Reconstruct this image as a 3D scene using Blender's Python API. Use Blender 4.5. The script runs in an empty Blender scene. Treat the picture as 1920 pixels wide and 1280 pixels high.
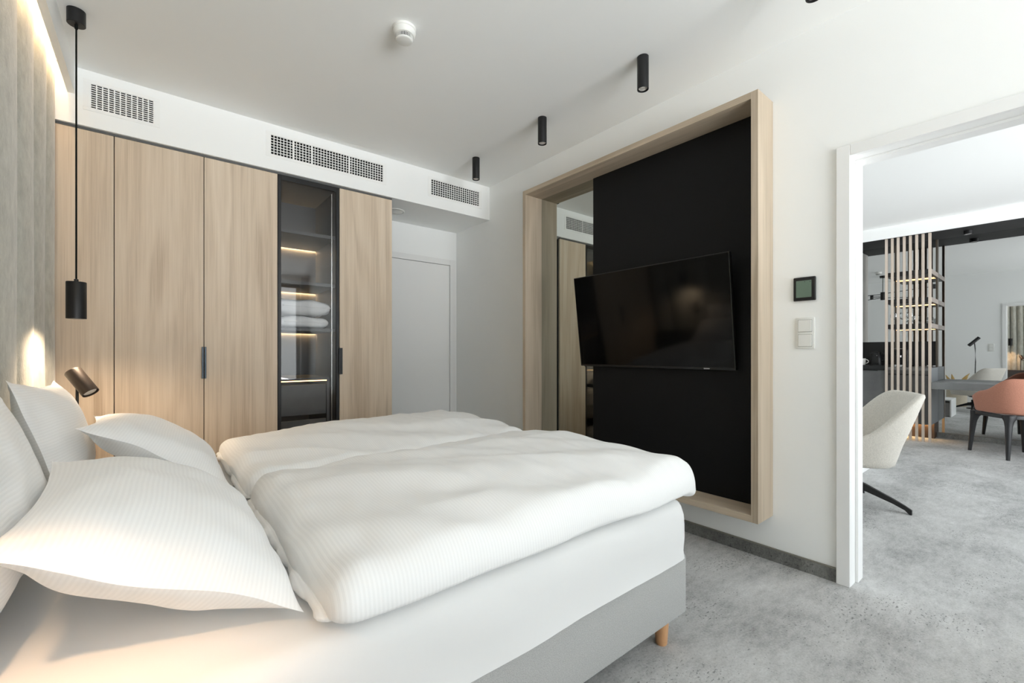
import bpy, bmesh, math, random
from mathutils import Vector, Matrix, noise
random.seed(7)
PI = math.pi
sc = bpy.context.scene
COL = sc.collection

# ------------------------------------------------------------------ camera, world, daylight, exposure
F_PX, YAW, CAM_H, HORIZON = 824.95, 0.6813, 1.08, 660.13
cd = bpy.data.cameras.new('camera')
cam = bpy.data.objects.new('camera', cd); COL.objects.link(cam)
cam.location = (0, 0, CAM_H)
cam.rotation_euler = (PI / 2, 0, -YAW)
cd.sensor_width = 36.0
cd.lens = F_PX / 1920 * 36.0
cd.shift_y = (HORIZON - 640) / 1920
cd.clip_start = 0.02
sc.camera = cam

w = bpy.data.worlds.new('sky'); sc.world = w; w.use_nodes = True
nt = w.node_tree; bg = nt.nodes['Background']
tc = nt.nodes.new('ShaderNodeTexCoord'); sx = nt.nodes.new('ShaderNodeSeparateXYZ')
cr = nt.nodes.new('ShaderNodeValToRGB'); mr = nt.nodes.new('ShaderNodeMapRange')
nt.links.new(tc.outputs['Generated'], sx.inputs[0])
mr.inputs['From Min'].default_value = -0.3; mr.inputs['From Max'].default_value = 0.6
nt.links.new(sx.outputs['Z'], mr.inputs['Value']); nt.links.new(mr.outputs[0], cr.inputs[0])
cr.color_ramp.elements[0].position = 0.0; cr.color_ramp.elements[0].color = (0.55, 0.56, 0.55, 1)
cr.color_ramp.elements[1].position = 0.6; cr.color_ramp.elements[1].color = (0.88, 0.94, 1.0, 1)
e = cr.color_ramp.elements.new(0.34); e.color = (0.95, 0.98, 1.0, 1)
nt.links.new(cr.outputs[0], bg.inputs['Color']); bg.inputs['Strength'].default_value = 3.3

def area(name, loc, rot, sx_, sy_, power, col=(1, 1, 1), spread=PI):
    l = bpy.data.lights.new(name, 'AREA'); l.shape = 'RECTANGLE'; l.size = sx_; l.size_y = sy_
    l.energy = power; l.color = col; l.spread = spread
    o = bpy.data.objects.new(name, l); o.location = loc; o.rotation_euler = rot; COL.objects.link(o); return o
# daylight: the sky standing outside each window; two added unseen lamps outside shine up to brighten the ceilings
L_FILL_BED, L_FILL_LNG = 4200, 380
area('upward_fill_bedroom', (0.8, -11.0, -0.15), (PI, 0, 0), 8.0, 14.0, L_FILL_BED, (0.965, 0.975, 1.0))
area('upward_fill_lounge', (6.6, -6.5, -0.15), (PI, 0, 0), 3.4, 4.4, L_FILL_LNG, (0.965, 0.975, 1.0))
for nm, lx, ww, lz, hh in (('bedroom_window_portal', 0.945, 2.8, 1.465, 2.02), ('lounge_window_portal', 5.2, 4.92, 1.305, 2.56)):
    area(nm, (lx, -3.22, lz), (PI / 2, 0, 0), ww, hh, 1.0).data.cycles.is_portal = True
sc.view_settings.view_transform = 'Standard'
sc.view_settings.look = 'None'
sc.view_settings.gamma = 1.0
sc.view_settings.use_curve_mapping = False
sc.view_settings.exposure = 0.60
sc.cycles.max_bounces = 18
sc.cycles.diffuse_bounces = 12
sc.cycles.glossy_bounces = 6
sc.cycles.transparent_max_bounces = 40
sc.cycles.caustics_reflective = False
sc.cycles.caustics_refractive = False
sc.cycles.sample_clamp_indirect = 6.0
try:
    sc.cycles.use_denoising = True
except Exception:
    pass

# ------------------------------------------------------------------ helpers
def srgb(r, g=None, b=None):
    if g is None: g = b = r
    f = lambda c: (c / 255 / 12.92) if c / 255 <= 0.04045 else ((c / 255 + 0.055) / 1.055) ** 2.4
    return (f(r), f(g), f(b), 1)

def newmat(name):
    m = bpy.data.materials.new(name); m.use_nodes = True
    return m, m.node_tree, m.node_tree.nodes['Principled BSDF']

def N(nt, t, **kw):
    n = nt.nodes.new(t)
    for k, v in kw.items():
        if k in n.inputs: n.inputs[k].default_value = v
        else: setattr(n, k, v)
    return n

def plain(name, col, rough=0.5, metal=0.0, spec=0.5, bump=0.0, bscale=200.0, var=0.0, vscale=6.0, sheen=0.0, aniso=(1, 1, 1), coat=0.0):
    m, nt, p = newmat(name)
    p.inputs['Base Color'].default_value = col
    p.inputs['Roughness'].default_value = rough
    p.inputs['Metallic'].default_value = metal
    p.inputs['Specular IOR Level'].default_value = spec
    if sheen: p.inputs['Sheen Weight'].default_value = sheen; p.inputs['Sheen Roughness'].default_value = 0.4
    if coat: p.inputs['Coat Weight'].default_value = coat; p.inputs['Coat Roughness'].default_value = 0.05
    tc = N(nt, 'ShaderNodeTexCoord')
    mp = N(nt, 'ShaderNodeMapping'); mp.inputs['Scale'].default_value = aniso
    nt.links.new(tc.outputs['Object'], mp.inputs[0])
    if var:
        nz = N(nt, 'ShaderNodeTexNoise', Scale=vscale, Detail=5.0, Roughness=0.65)
        nt.links.new(mp.outputs[0], nz.inputs['Vector'])
        mx = N(nt, 'ShaderNodeMixRGB'); mx.blend_type = 'MIX'
        mx.inputs[1].default_value = tuple(max(0, c * (1 - var)) for c in col[:3]) + (1,)
        mx.inputs[2].default_value = tuple(min(1, c * (1 + var)) for c in col[:3]) + (1,)
        rp = N(nt, 'ShaderNodeMapRange'); rp.inputs['From Min'].default_value = 0.3; rp.inputs['From Max'].default_value = 0.7
        nt.links.new(nz.outputs['Fac'], rp.inputs['Value']); nt.links.new(rp.outputs[0], mx.inputs[0])
        nt.links.new(mx.outputs[0], p.inputs['Base Color'])
    if bump:
        nb = N(nt, 'ShaderNodeTexNoise', Scale=bscale, Detail=2.0)
        nt.links.new(mp.outputs[0], nb.inputs['Vector'])
        b = N(nt, 'ShaderNodeBump', Strength=bump, Distance=0.002)
        nt.links.new(nb.outputs['Fac'], b.inputs['Height']); nt.links.new(b.outputs[0], p.inputs['Normal'])
    return m

def emit(name, col, s):
    m = bpy.data.materials.new(name); m.use_nodes = True; nt = m.node_tree
    nt.nodes.remove(nt.nodes['Principled BSDF'])
    e = N(nt, 'ShaderNodeEmission'); e.inputs[0].default_value = col; e.inputs[1].default_value = s
    nt.links.new(e.outputs[0], nt.nodes['Material Output'].inputs[0]); return m

def thin_glass(name, tint, ior=1.5, boost=1.0):
    m = bpy.data.materials.new(name); m.use_nodes = True; nt = m.node_tree
    nt.nodes.remove(nt.nodes['Principled BSDF'])
    t = N(nt, 'ShaderNodeBsdfTransparent'); t.inputs[0].default_value = tint
    g = N(nt, 'ShaderNodeBsdfGlossy'); g.inputs['Roughness'].default_value = 0.01
    fr = N(nt, 'ShaderNodeFresnel', IOR=ior)
    mu = N(nt, 'ShaderNodeMath', operation='MULTIPLY'); mu.inputs[1].default_value = boost
    nt.links.new(fr.outputs[0], mu.inputs[0])
    mx = N(nt, 'ShaderNodeMixShader')
    nt.links.new(mu.outputs[0], mx.inputs[0]); nt.links.new(t.outputs[0], mx.inputs[1]); nt.links.new(g.outputs[0], mx.inputs[2])
    nt.links.new(mx.outputs[0], nt.nodes['Material Output'].inputs[0]); return m

def wood(name, light, mid, dark, axis='z', rough=0.45):
    """straight-grained oak: streaks along one axis, soft cathedral bands, fine pores; each object gets its own offset"""
    m, nt, p = newmat(name)
    tc = N(nt, 'ShaderNodeTexCoord'); oi = N(nt, 'ShaderNodeObjectInfo')
    mulr = N(nt, 'ShaderNodeVectorMath', operation='SCALE'); mulr.inputs[0].default_value = (17.3, 9.1, 13.7)
    nt.links.new(oi.outputs['Random'], mulr.inputs['Scale'])
    add = N(nt, 'ShaderNodeVectorMath', operation='ADD')
    nt.links.new(tc.outputs['Object'], add.inputs[0]); nt.links.new(mulr.outputs[0], add.inputs[1])
    def mapped(across, along):
        mp = N(nt, 'ShaderNodeMapping')
        s = [across] * 3; s['xyz'.index(axis)] = along
        mp.inputs['Scale'].default_value = s
        nt.links.new(add.outputs[0], mp.inputs[0]); return mp
    m1 = mapped(4.5, 0.34)
    n1 = N(nt, 'ShaderNodeTexNoise', Scale=1.0, Detail=3.0, Roughness=0.55, Distortion=0.5)
    nt.links.new(m1.outputs[0], n1.inputs['Vector'])
    m2 = mapped(75.0, 0.75)
    n2 = N(nt, 'ShaderNodeTexNoise', Scale=1.0, Detail=4.0, Roughness=0.6, Distortion=0.2)
    nt.links.new(m2.outputs[0], n2.inputs['Vector'])
    # ring bands from the broad noise
    ms = N(nt, 'ShaderNodeMath', operation='MULTIPLY'); ms.inputs[1].default_value = 30.0
    nt.links.new(n1.outputs['Fac'], ms.inputs[0])
    sn = N(nt, 'ShaderNodeMath', operation='SINE'); nt.links.new(ms.outputs[0], sn.inputs[0])
    m3 = mapped(300.0, 5.0)
    n3 = N(nt, 'ShaderNodeTexNoise', Scale=1.0, Detail=1.0)
    nt.links.new(m3.outputs[0], n3.inputs['Vector'])
    def mad(a, k, b):
        q = N(nt, 'ShaderNodeMath', operation='MULTIPLY_ADD'); q.inputs[1].default_value = k
        nt.links.new(a, q.inputs[0])
        if isinstance(b, float): q.inputs[2].default_value = b
        else: nt.links.new(b, q.inputs[2])
        return q.outputs[0]
    v = mad(sn.outputs[0], 0.10, mad(n2.outputs['Fac'], 0.55, mad(n1.outputs['Fac'], 0.62, mad(n3.outputs['Fac'], 0.30, -0.245))))
    cr = N(nt, 'ShaderNodeValToRGB'); el = cr.color_ramp.elements
    el[0].position = 0.20; el[0].color = dark; el[1].position = 0.82; el[1].color = light
    e = el.new(0.5); e.color = mid
    nt.links.new(v, cr.inputs[0]); nt.links.new(cr.outputs[0], p.inputs['Base Color'])
    p.inputs['Roughness'].default_value = rough; p.inputs['Specular IOR Level'].default_value = 0.35
    b = N(nt, 'ShaderNodeBump', Strength=0.12, Distance=0.001)
    nt.links.new(n3.outputs['Fac'], b.inputs['Height']); nt.links.new(b.outputs[0], p.inputs['Normal'])
    return m

def carpet_mat(name, light, mid, dark, speck):
    m, nt, p = newmat(name)
    tc = N(nt, 'ShaderNodeTexCoord')
    def noi(scale, sx=1, sy=1, detail=4.0, rough=0.6, dist=0.0):
        mp = N(nt, 'ShaderNodeMapping'); mp.inputs['Scale'].default_value = (sx, sy, 1)
        nt.links.new(tc.outputs['Object'], mp.inputs[0])
        n = N(nt, 'ShaderNodeTexNoise', Scale=scale, Detail=detail, Roughness=rough, Distortion=dist)
        nt.links.new(mp.outputs[0], n.inputs['Vector']); return n.outputs['Fac']
    a = noi(2.2, 1, 1.5, 5.0, 0.65, 0.4)
    b = noi(14.0, 1, 2.2, 4.0, 0.7)
    c = noi(120.0, 1.0, 1.0, 2.0, 0.7)
    def mad(x, k, y):
        q = N(nt, 'ShaderNodeMath', operation='MULTIPLY_ADD'); q.inputs[1].default_value = k
        nt.links.new(x, q.inputs[0])
        if isinstance(y, float): q.inputs[2].default_value = y
        else: nt.links.new(y, q.inputs[2])
        return q.outputs[0]
    v = mad(a, 0.9, mad(b, 0.55, mad(c, 0.5, -0.47)))
    cr = N(nt, 'ShaderNodeValToRGB'); el = cr.color_ramp.elements
    el[0].position = 0.22; el[0].color = dark; el[1].position = 0.78; el[1].color = light
    e = el.new(0.5); e.color = mid
    nt.links.new(v, cr.inputs[0])
    # dark woven flecks gathered in the darker patches
    s1 = noi(115.0, 0.5, 1.0, 2.0, 0.6); s2 = noi(3.1, 1, 1, 3.0, 0.6)
    sv = mad(s1, 1.0, mad(s2, -0.45, 0.0))
    r = N(nt, 'ShaderNodeMapRange'); r.inputs['From Min'].default_value = 0.41; r.inputs['From Max'].default_value = 0.50
    nt.links.new(sv, r.inputs['Value'])
    mx = N(nt, 'ShaderNodeMixRGB'); mx.inputs[2].default_value = speck
    k = N(nt, 'ShaderNodeMath', operation='MULTIPLY'); k.inputs[1].default_value = 0.65
    nt.links.new(r.outputs[0], k.inputs[0]); nt.links.new(k.outputs[0], mx.inputs[0])
    nt.links.new(cr.outputs[0], mx.inputs[1]); nt.links.new(mx.outputs[0], p.inputs['Base Color'])
    p.inputs['Roughness'].default_value = 0.95; p.inputs['Specular IOR Level'].default_value = 0.1
    bp = N(nt, 'ShaderNodeBump', Strength=0.5, Distance=0.004)
    f = noi(260.0, 1, 1, 2.0, 0.7)
    nt.links.new(f, bp.inputs['Height']); nt.links.new(bp.outputs[0], p.inputs['Normal'])
    return m

def damask(name, col, pitch=0.0088, amount=0.04, rough=0.55):
    """white satin-striped bed linen; the stripes follow the cloth (UV in metres)"""
    m, nt, p = newmat(name)
    uv = N(nt, 'ShaderNodeUVMap'); uv.uv_map = 'cloth'
    sx = N(nt, 'ShaderNodeSeparateXYZ'); nt.links.new(uv.outputs[0], sx.inputs[0])
    a = N(nt, 'ShaderNodeMath', operation='MULTIPLY'); a.inputs[1].default_value = 2 * PI / pitch
    nt.links.new(sx.outputs[0], a.inputs[0])
    s = N(nt, 'ShaderNodeMath', operation='SINE'); nt.links.new(a.outputs[0], s.inputs[0])
    r = N(nt, 'ShaderNodeMapRange'); r.inputs['From Min'].default_value = -0.5; r.inputs['From Max'].default_value = 0.5
    nt.links.new(s.outputs[0], r.inputs['Value'])
    mx = N(nt, 'ShaderNodeMixRGB'); mx.inputs[1].default_value = tuple(c * (1 - amount) for c in col[:3]) + (1,); mx.inputs[2].default_value = col
    nt.links.new(r.outputs[0], mx.inputs[0]); nt.links.new(mx.outputs[0], p.inputs['Base Color'])
    b = N(nt, 'ShaderNodeBump', Strength=0.14, Distance=0.0012)
    nt.links.new(r.outputs[0], b.inputs['Height']); nt.links.new(b.outputs[0], p.inputs['Normal'])
    p.inputs['Roughness'].default_value = rough; p.inputs['Specular IOR Level'].default_value = 0.25
    p.inputs['Sheen Weight'].default_value = 0.15
    return m

# --- geometry: everything is collected in a bmesh, then linked as ONE mesh object
def BM(): return bmesh.new()

def bx(bm, x0, x1, y0, y1, z0, z1, bev=0.0, seg=2):
    r = bmesh.ops.create_cube(bm, size=1.0)
    vs = r['verts']
    for v in vs:
        v.co = Vector(((x0 + x1) / 2 + v.co.x * (x1 - x0), (y0 + y1) / 2 + v.co.y * (y1 - y0), (z0 + z1) / 2 + v.co.z * (z1 - z0)))
    if bev > 0:
        es = list({e for v in vs for e in v.link_edges})
        bmesh.ops.bevel(bm, geom=es, offset=bev, segments=seg, profile=0.5, affect='EDGES')
    return bm

def lathe(bm, prof, seg=32, M=None, cap=True):
    """revolve (r, z) pairs around z; M places it"""
    M = M or Matrix.Identity(4)
    rings = []
    for r, z in prof:
        if r < 1e-6: rings.append([bm.verts.new(M @ Vector((0, 0, z)))])
        else: rings.append([bm.verts.new(M @ Vector((r * math.cos(2 * PI * i / seg), r * math.sin(2 * PI * i / seg), z))) for i in range(seg)])
    for a, b in zip(rings, rings[1:]):
        for i in range(seg):
            j = (i + 1) % seg
            if len(a) == 1 and len(b) == 1: continue
            if len(a) == 1: bm.faces.new((a[0], b[j], b[i]))
            elif len(b) == 1: bm.faces.new((a[i], a[j], b[0]))
            else: bm.faces.new((a[i], a[j], b[j], b[i]))
    if cap:
        if len(rings[0]) > 1: bm.faces.new(rings[0][::-1])
        if len(rings[-1]) > 1: bm.faces.new(rings[-1])
    return bm

def aim(p, d):
    """matrix whose +z runs along d, at p"""
    q = Vector(d).normalized().to_track_quat('Z', 'Y')
    return Matrix.Translation(p) @ q.to_matrix().to_4x4()

def rod(bm, p, q, r0, r1=None, seg=12):
    p, q = Vector(p), Vector(q); r1 = r0 if r1 is None else r1
    return lathe(bm, [(r0, 0), (r1, (q - p).length)], seg, aim(p, q - p))

def tube(bm, pts, r, seg=10):
    pts = [Vector(p) for p in pts]; rings = []
    rr = r if isinstance(r, (list, tuple)) else [r] * len(pts)
    for i, p in enumerate(pts):
        d = (pts[min(i + 1, len(pts) - 1)] - pts[max(i - 1, 0)])
        M = aim(p, d)
        rings.append([bm.verts.new(M @ Vector((rr[i] * math.cos(2 * PI * k / seg), rr[i] * math.sin(2 * PI * k / seg), 0))) for k in range(seg)])
    for a, b in zip(rings, rings[1:]):
        for k in range(seg):
            j = (k + 1) % seg; bm.faces.new((a[k], a[j], b[j], b[k]))
    bm.faces.new(rings[0][::-1]); bm.faces.new(rings[-1]); return bm

def obj(name, bm, mat, parent=None, smooth=False, loc=None, label=None, kind=None, autosmooth=True):
    bmesh.ops.recalc_face_normals(bm, faces=bm.faces[:])
    me = bpy.data.meshes.new(name); bm.to_mesh(me); bm.free()
    me.materials.append(mat)
    o = bpy.data.objects.new(name, me); COL.objects.link(o)
    if smooth:
        for p in me.polygons: p.use_smooth = True
        if smooth == 'sharp':
            me.set_sharp_from_angle(angle=math.radians(40))
    if parent: o.parent = parent
    if loc: o.location = loc
    if label: o['label'] = label
    if kind: o['kind'] = kind
    return o

def tag(o, label, cat, group=None):
    o['label'] = label; o['category'] = cat
    if group: o['group'] = group
    return o

def thing(name, label, cat, loc=(0, 0, 0), rz=0.0, group=None):
    o = bpy.data.objects.new(name, None); COL.objects.link(o)
    o.location = loc; o.rotation_euler = (0, 0, rz); o.empty_display_size = 0.1
    return tag(o, label, cat, group)

def struct(name, bm, mat, parent=None):
    return obj(name, bm, mat, parent, kind=None if parent else 'structure')

def dup(root, loc, label, rz=None):
    r = root.copy(); COL.objects.link(r); r.location = loc; r['label'] = label
    if rz is not None: r.rotation_euler = (0, 0, rz)
    for ch in list(root.children):
        c = ch.copy(); COL.objects.link(c); c.parent = r
        for g in ch.children:
            d = g.copy(); COL.objects.link(d); d.parent = c
    return r

# ------------------------------------------------------------------ materials
M = {}
M['wall'] = plain('wall_paint', srgb(244, 245, 244), 0.9, spec=0.2, bump=0.08, bscale=400)
M['ceil'] = plain('ceiling_paint', srgb(243, 244, 243), 0.95, spec=0.1, bump=0.05, bscale=400)
M['lacquer'] = plain('white_lacquer', srgb(236, 236, 235), 0.35, spec=0.4)
M['plastic'] = plain('white_plastic', srgb(230, 230, 226), 0.45)
M['carpet'] = carpet_mat('grey_carpet', srgb(208, 208, 207), srgb(184, 184, 183), srgb(146, 146, 145), srgb(84, 84, 83))
M['skirt'] = carpet_mat('carpet_skirting', srgb(150, 150, 147), srgb(122, 122, 119), srgb(90, 90, 88), srgb(50, 50, 49))
M['skirt_lip'] = plain('skirting_lip', srgb(120, 117, 108), 0.5)
M['oak'] = wood('light_oak', srgb(222, 206, 186), srgb(208, 190, 168), srgb(180, 160, 138), 'z')
M['oak_y'] = wood('light_oak_lying_shaded', srgb(207, 191, 171), srgb(191, 175, 154), srgb(165, 149, 129), 'y')  # same oak as the wardrobes, toned down; the frame's shade is in the colour
M['oak_f'] = wood('light_oak_frame_shaded', srgb(207, 191, 171), srgb(191, 175, 154), srgb(165, 149, 129), 'z')  # upright-grain version, likewise darkened to carry the frame's shaded side
M['edge'] = plain('shelf_edge_brown', srgb(150, 139, 131), 0.5)
M['slat'] = wood('slat_oak', srgb(214, 201, 188), srgb(204, 190, 176), srgb(190, 175, 161), 'z')
M['black'] = plain('matt_black_metal', srgb(24, 24, 25), 0.42, spec=0.4)
M['blackpanel'] = plain('black_board', srgb(19, 19, 20), 0.55, spec=0.2)
M['cord'] = plain('black_cord', srgb(26, 28, 26), 0.9, spec=0.05)
M['graphite'] = plain('graphite_strip', srgb(92, 93, 92), 0.5, metal=0.2)
M['handle'] = plain('dark_blue_grey_handle', srgb(62, 70, 78), 0.35, metal=0.5)
M['interior'] = plain('dark_grey_laminate', srgb(84, 84, 85), 0.5, var=0.06, vscale=10)
M['stone'] = plain('dark_slate_laminate', srgb(92, 92, 92), 0.45, var=0.22, vscale=5, bump=0.1, bscale=60)
M['stone_lt'] = plain('grey_slate_top', srgb(128, 129, 129), 0.4, var=0.15, vscale=5)
M['grey_lac'] = plain('blue_grey_side', srgb(128, 132, 136), 0.4)
M['olive'] = plain('dark_olive_post', srgb(72, 64, 54), 0.5)
M['brown'] = plain('dark_brown_plinth', srgb(72, 54, 40), 0.55)
M['led'] = emit('warm_led', (1.0, 0.66, 0.32, 1), 45.0)
M['led_dim'] = emit('warm_led_dim', (1.0, 0.58, 0.24, 1), 3.5)
M['mirror'] = plain('mirror_silver', (0.52, 0.54, 0.51, 1), 0.015, metal=1.0)
M['mirror_grey'] = plain('mirror_grey_tint', (0.53, 0.535, 0.53, 1), 0.012, metal=1.0)
M['screen'] = plain('screen_glass', (0.003, 0.003, 0.003, 1), 0.08, spec=0.22)
M['bezel'] = plain('black_bezel', (0.006, 0.006, 0.006, 1), 0.3)
M['pale'] = plain('pale_mark', srgb(190, 190, 190), 0.4)
M['smoked'] = thin_glass('smoked_glass', (0.95, 0.95, 0.95, 1), 1.5, 0.9)
M['clear'] = thin_glass('clear_glass', (0.97, 0.98, 0.98, 1), 1.45, 0.5)
M['drink'] = thin_glass('drinking_glass', (0.985, 0.99, 0.99, 1), 1.5, 0.5)
M['linen'] = damask('striped_linen', (0.90, 0.90, 0.895, 1))
M['sheet'] = plain('white_sheet', (0.75, 0.75, 0.745, 1), 0.7, spec=0.2, bump=0.06, bscale=500, sheen=0.1)
M['quilt'] = plain('white_quilted_cotton', (0.93, 0.93, 0.93, 1), 0.75, spec=0.2, sheen=0.1)
M['bedbase'] = plain('grey_melange_fabric', srgb(172, 172, 170), 0.95, spec=0.1, var=0.28, vscale=420, bump=0.5, bscale=500, sheen=0.2)
M['beech'] = wood('beech_leg', srgb(222, 176, 132), srgb(208, 158, 114), srgb(186, 136, 94), 'z')
M['charcoal'] = plain('charcoal_upholstery', srgb(58, 60, 64), 0.8, var=0.1, vscale=200, bump=0.2)
M['velvet'] = plain('grey_velvet', srgb(188, 187, 178), 0.85, spec=0.15, var=0.17, vscale=30, bump=0.9, bscale=160, sheen=0.4, aniso=(1, 1, 0.45))
M['bronze'] = plain('dark_bronze_metal', srgb(62, 52, 46), 0.45, metal=0.3)
M['lens'] = plain('lamp_lens', srgb(214, 210, 205), 0.12, spec=0.8)
M['lens_rim'] = plain('lamp_reflector', srgb(200, 195, 190), 0.2, metal=0.8)
M['lit_lens'] = emit('lit_lamp_lens', (1.0, 0.80, 0.58, 1), 8.0)
M['beige'] = plain('beige_boucle', srgb(204, 199, 190), 0.95, spec=0.1, var=0.16, vscale=160, bump=0.6, bscale=260, sheen=0.2)
M['terra'] = plain('terracotta_weave', srgb(182, 128, 108), 0.9, spec=0.15, var=0.22, vscale=220, bump=0.5, bscale=300, sheen=0.2)
M['blackwood'] = plain('black_stained_wood', srgb(34, 34, 36), 0.35, spec=0.5)
M['soffit_black'] = plain('black_niche_paint', srgb(26, 26, 27), 0.6)
M['lcd'] = plain('green_grey_display', srgb(104, 122, 108), 0.15, spec=0.5)
M['ceramic'] = plain('white_ceramic', srgb(232, 230, 226), 0.2)
M['chrome'] = plain('chrome', srgb(200, 200, 200), 0.12, metal=1.0)
M['pot'] = plain('beige_pot', srgb(200, 188, 168), 0.8, var=0.06, vscale=20)
M['pampas'] = plain('dry_pampas', srgb(196, 164, 104), 0.9)
M['curtain_w'] = plain('grey_window_curtain', srgb(140, 142, 145), 0.9, var=0.1, vscale=8)
M['duct'] = plain('vent_duct', srgb(34, 34, 34), 0.9)
M['grille'] = plain('white_grille', srgb(242, 242, 240), 0.5)

# ------------------------------------------------------------------ room shell
XL, X1, X2, XM = -0.62, 2.4914, 2.6314, 7.728      # left wall, TV wall (two faces), mirror wall
YW, YS, YD, YE = -3.0, 3.4147, 4.015, 4.4          # window wall, soffit front, corridor door wall, lounge end
ZC, ZS = 2.66, 2.346                               # ceiling, soffit underside
DY0, DY1, DZ = -0.25, 0.6107, 2.0                  # rough doorway

struct('floor', bx(BM(), XL - 0.15, XM + 0.2, YW - 0.15, YE + 0.15, -0.12, 0.0), M['carpet'])
b = BM(); bx(b, XL - 0.15, X2, YW - 0.15, YE + 0.15, ZC, ZC + 0.12); bx(b, X2, XM + 0.2, YW - 0.15, YE + 0.15, ZC, ZC + 0.12)
struct('ceiling', b, M['ceil'])
struct('wall_left', bx(BM(), XL - 0.15, XL, YW - 0.15, YE + 0.15, 0, ZC), M['wall'])
b = BM()
bx(b, X1, X2, YW, DY0, 0, ZC); bx(b, X1, X2, DY1, YE, 0, ZC); bx(b, X1, X2, DY0, DY1, DZ, ZC)
struct('wall_right', b, M['wall'])
b = BM(); bx(b, XL, 1.53, YD, YD + 0.12, 0, ZC); bx(b, 1.53, X1, YD, YD + 0.12, 2.053, ZC); bx(b, 2.479, X1, YD, YD + 0.12, 0, 2.053)
struct('wall_back', b, M['wall'])
struct('wall_lounge', bx(BM(), X2, XM + 0.2, YE, YE + 0.15, 0, ZC), M['wall'])
# window wall: bedroom window x -0.1..2.0, lounge windows x 3.0..7.2
BW = (-0.45, 2.34, 0.46, 2.47); LW = (2.75, 7.65, 0.03, 2.58)
b = BM()
bx(b, XL, BW[0], YW - 0.15, YW, 0, ZC); bx(b, BW[1], LW[0], YW - 0.15, YW, 0, ZC); bx(b, LW[1], XM + 0.2, YW - 0.15, YW, 0, ZC)
for W in (BW, LW):
    bx(b, W[0], W[1], YW - 0.15, YW, 0, W[2]); bx(b, W[0], W[1], YW - 0.15, YW, W[3], ZC)
struct('wall_front', b, M['wall'])
def window(n, W, div):
    t = 0.06; yc0, yc1 = YW - 0.10, YW - 0.04
    b = BM()
    bx(b, W[0], W[1], yc0, yc1, W[2], W[2] + t); bx(b, W[0], W[1], yc0, yc1, W[3] - t, W[3])
    xs = [W[0] + (W[1] - W[0]) * k / div for k in range(div + 1)]
    for k, x in enumerate(xs):
        a, c = (x, x + t) if k == 0 else ((x - t, x) if k == div else (x - t / 2, x + t / 2))
        bx(b, a, c, yc0, yc1, W[2] + t, W[3] - t)
    r = struct('window_%d' % n, b, plain('window_frame_grey_%d' % n, srgb(120, 122, 125), 0.4))
    for a, c in zip(xs, xs[1:]):
        obj('pane', bx(BM(), a + t, c - t, YW - 0.073, YW - 0.067, W[2] + t, W[3] - t), M['clear'], r)
    return r
window(1, BW, 2); window(2, LW, 4)
# mirror wall end (solid) behind the mirror
struct('wall_mirror', bx(BM(), XM + 0.01, XM + 0.2, YW, YE, 0, ZC), M['wall'])
# wardrobe soffit with three openings for the grilles
V1 = (-0.283, -0.007, 2.455, 2.592); V2 = (0.620, 1.428, 2.453, 2.587); V3 = (1.864, 2.369, 2.453, 2.587)
b = BM(); t = 0.015
bx(b, XL, X1, YS, YS + t, ZS, 2.453); bx(b, XL, X1, YS, YS + t, 2.593, ZC)
xe = [XL, V1[0], V1[1], V2[0], V2[1], V3[0], V3[1], X1]
for i in range(0, 8, 2): bx(b, xe[i], xe[i + 1], YS, YS + t, 2.453, 2.593)
bx(b, XL, X1, YS + t, YD, ZS, ZS + t)
struct('trim_1', b, M['wall'])
# lowered cove edge in front of the curtain
b = BM(); bx(b, -0.375, -0.345, YW, YS, 2.509, ZC); struct('trim_2', b, M['ceil'])
# baseboards
def base(name, x0, x1, y0, y1, lip=True):
    r = struct(name, bx(BM(), x0, x1, y0, y1, 0, 0.06), M['skirt'])
    obj('lip', bx(BM(), x0, x1, y0, y1, 0.06, 0.067, 0.002), M['skirt_lip'], r); return r
base('baseboard_right', X1 - 0.012, X1 - 0.0005, 0.6446, YD - 0.001)
base('baseboard_mirror', XM - 0.014, XM + 0.0095, YW + 0.001, 0.9385)
base('baseboard_lounge', X2 + 0.0005, X2 + 0.012, 0.65, YE - 0.001)
base('baseboard_left', XL + 0.0005, XL + 0.012, YW + 0.001, YD - 0.6)

# doorway lining and casings
yj = 0.5907; zi = 1.982
d2 = bpy.data.objects.new('door_2', None); COL.objects.link(d2); d2['kind'] = 'structure'
b = BM(); bx(b, X1 - 0.001, X2 + 0.001, yj, DY1, 0, zi); bx(b, X1 - 0.001, X2 + 0.001, DY0, DY0 + 0.02, 0, zi); bx(b, X1 - 0.001, X2 + 0.001, DY0, DY1, zi, DZ)
obj('jamb_lining', b, M['lacquer'], d2)
b = BM(); bx(b, X1 + 0.065, X2, yj - 0.012, yj, 0, zi - 0.012, 0.002); bx(b, X1 + 0.065, X2, DY0 + 0.02, DY0 + 0.032, 0, zi - 0.012, 0.002); bx(b, X1 + 0.065, X2, DY0 + 0.02, yj, zi - 0.012, zi, 0.002)
obj('door_stop', b, M['lacquer'], d2)
for s, (xa, xb) in enumerate(((X1 - 0.02, X1), (X2, X2 + 0.02))):
    b = BM()
    bx(b, xa, xb, yj, yj + 0.053, 0, 2.033, 0.0025); bx(b, xa, xb, DY0 + 0.02 - 0.053, DY0 + 0.02, 0, 2.033, 0.0025); bx(b, xa, xb, DY0 + 0.02, yj, zi, 2.033, 0.0025)
    obj('casing', b, M['lacquer'], d2)

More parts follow.
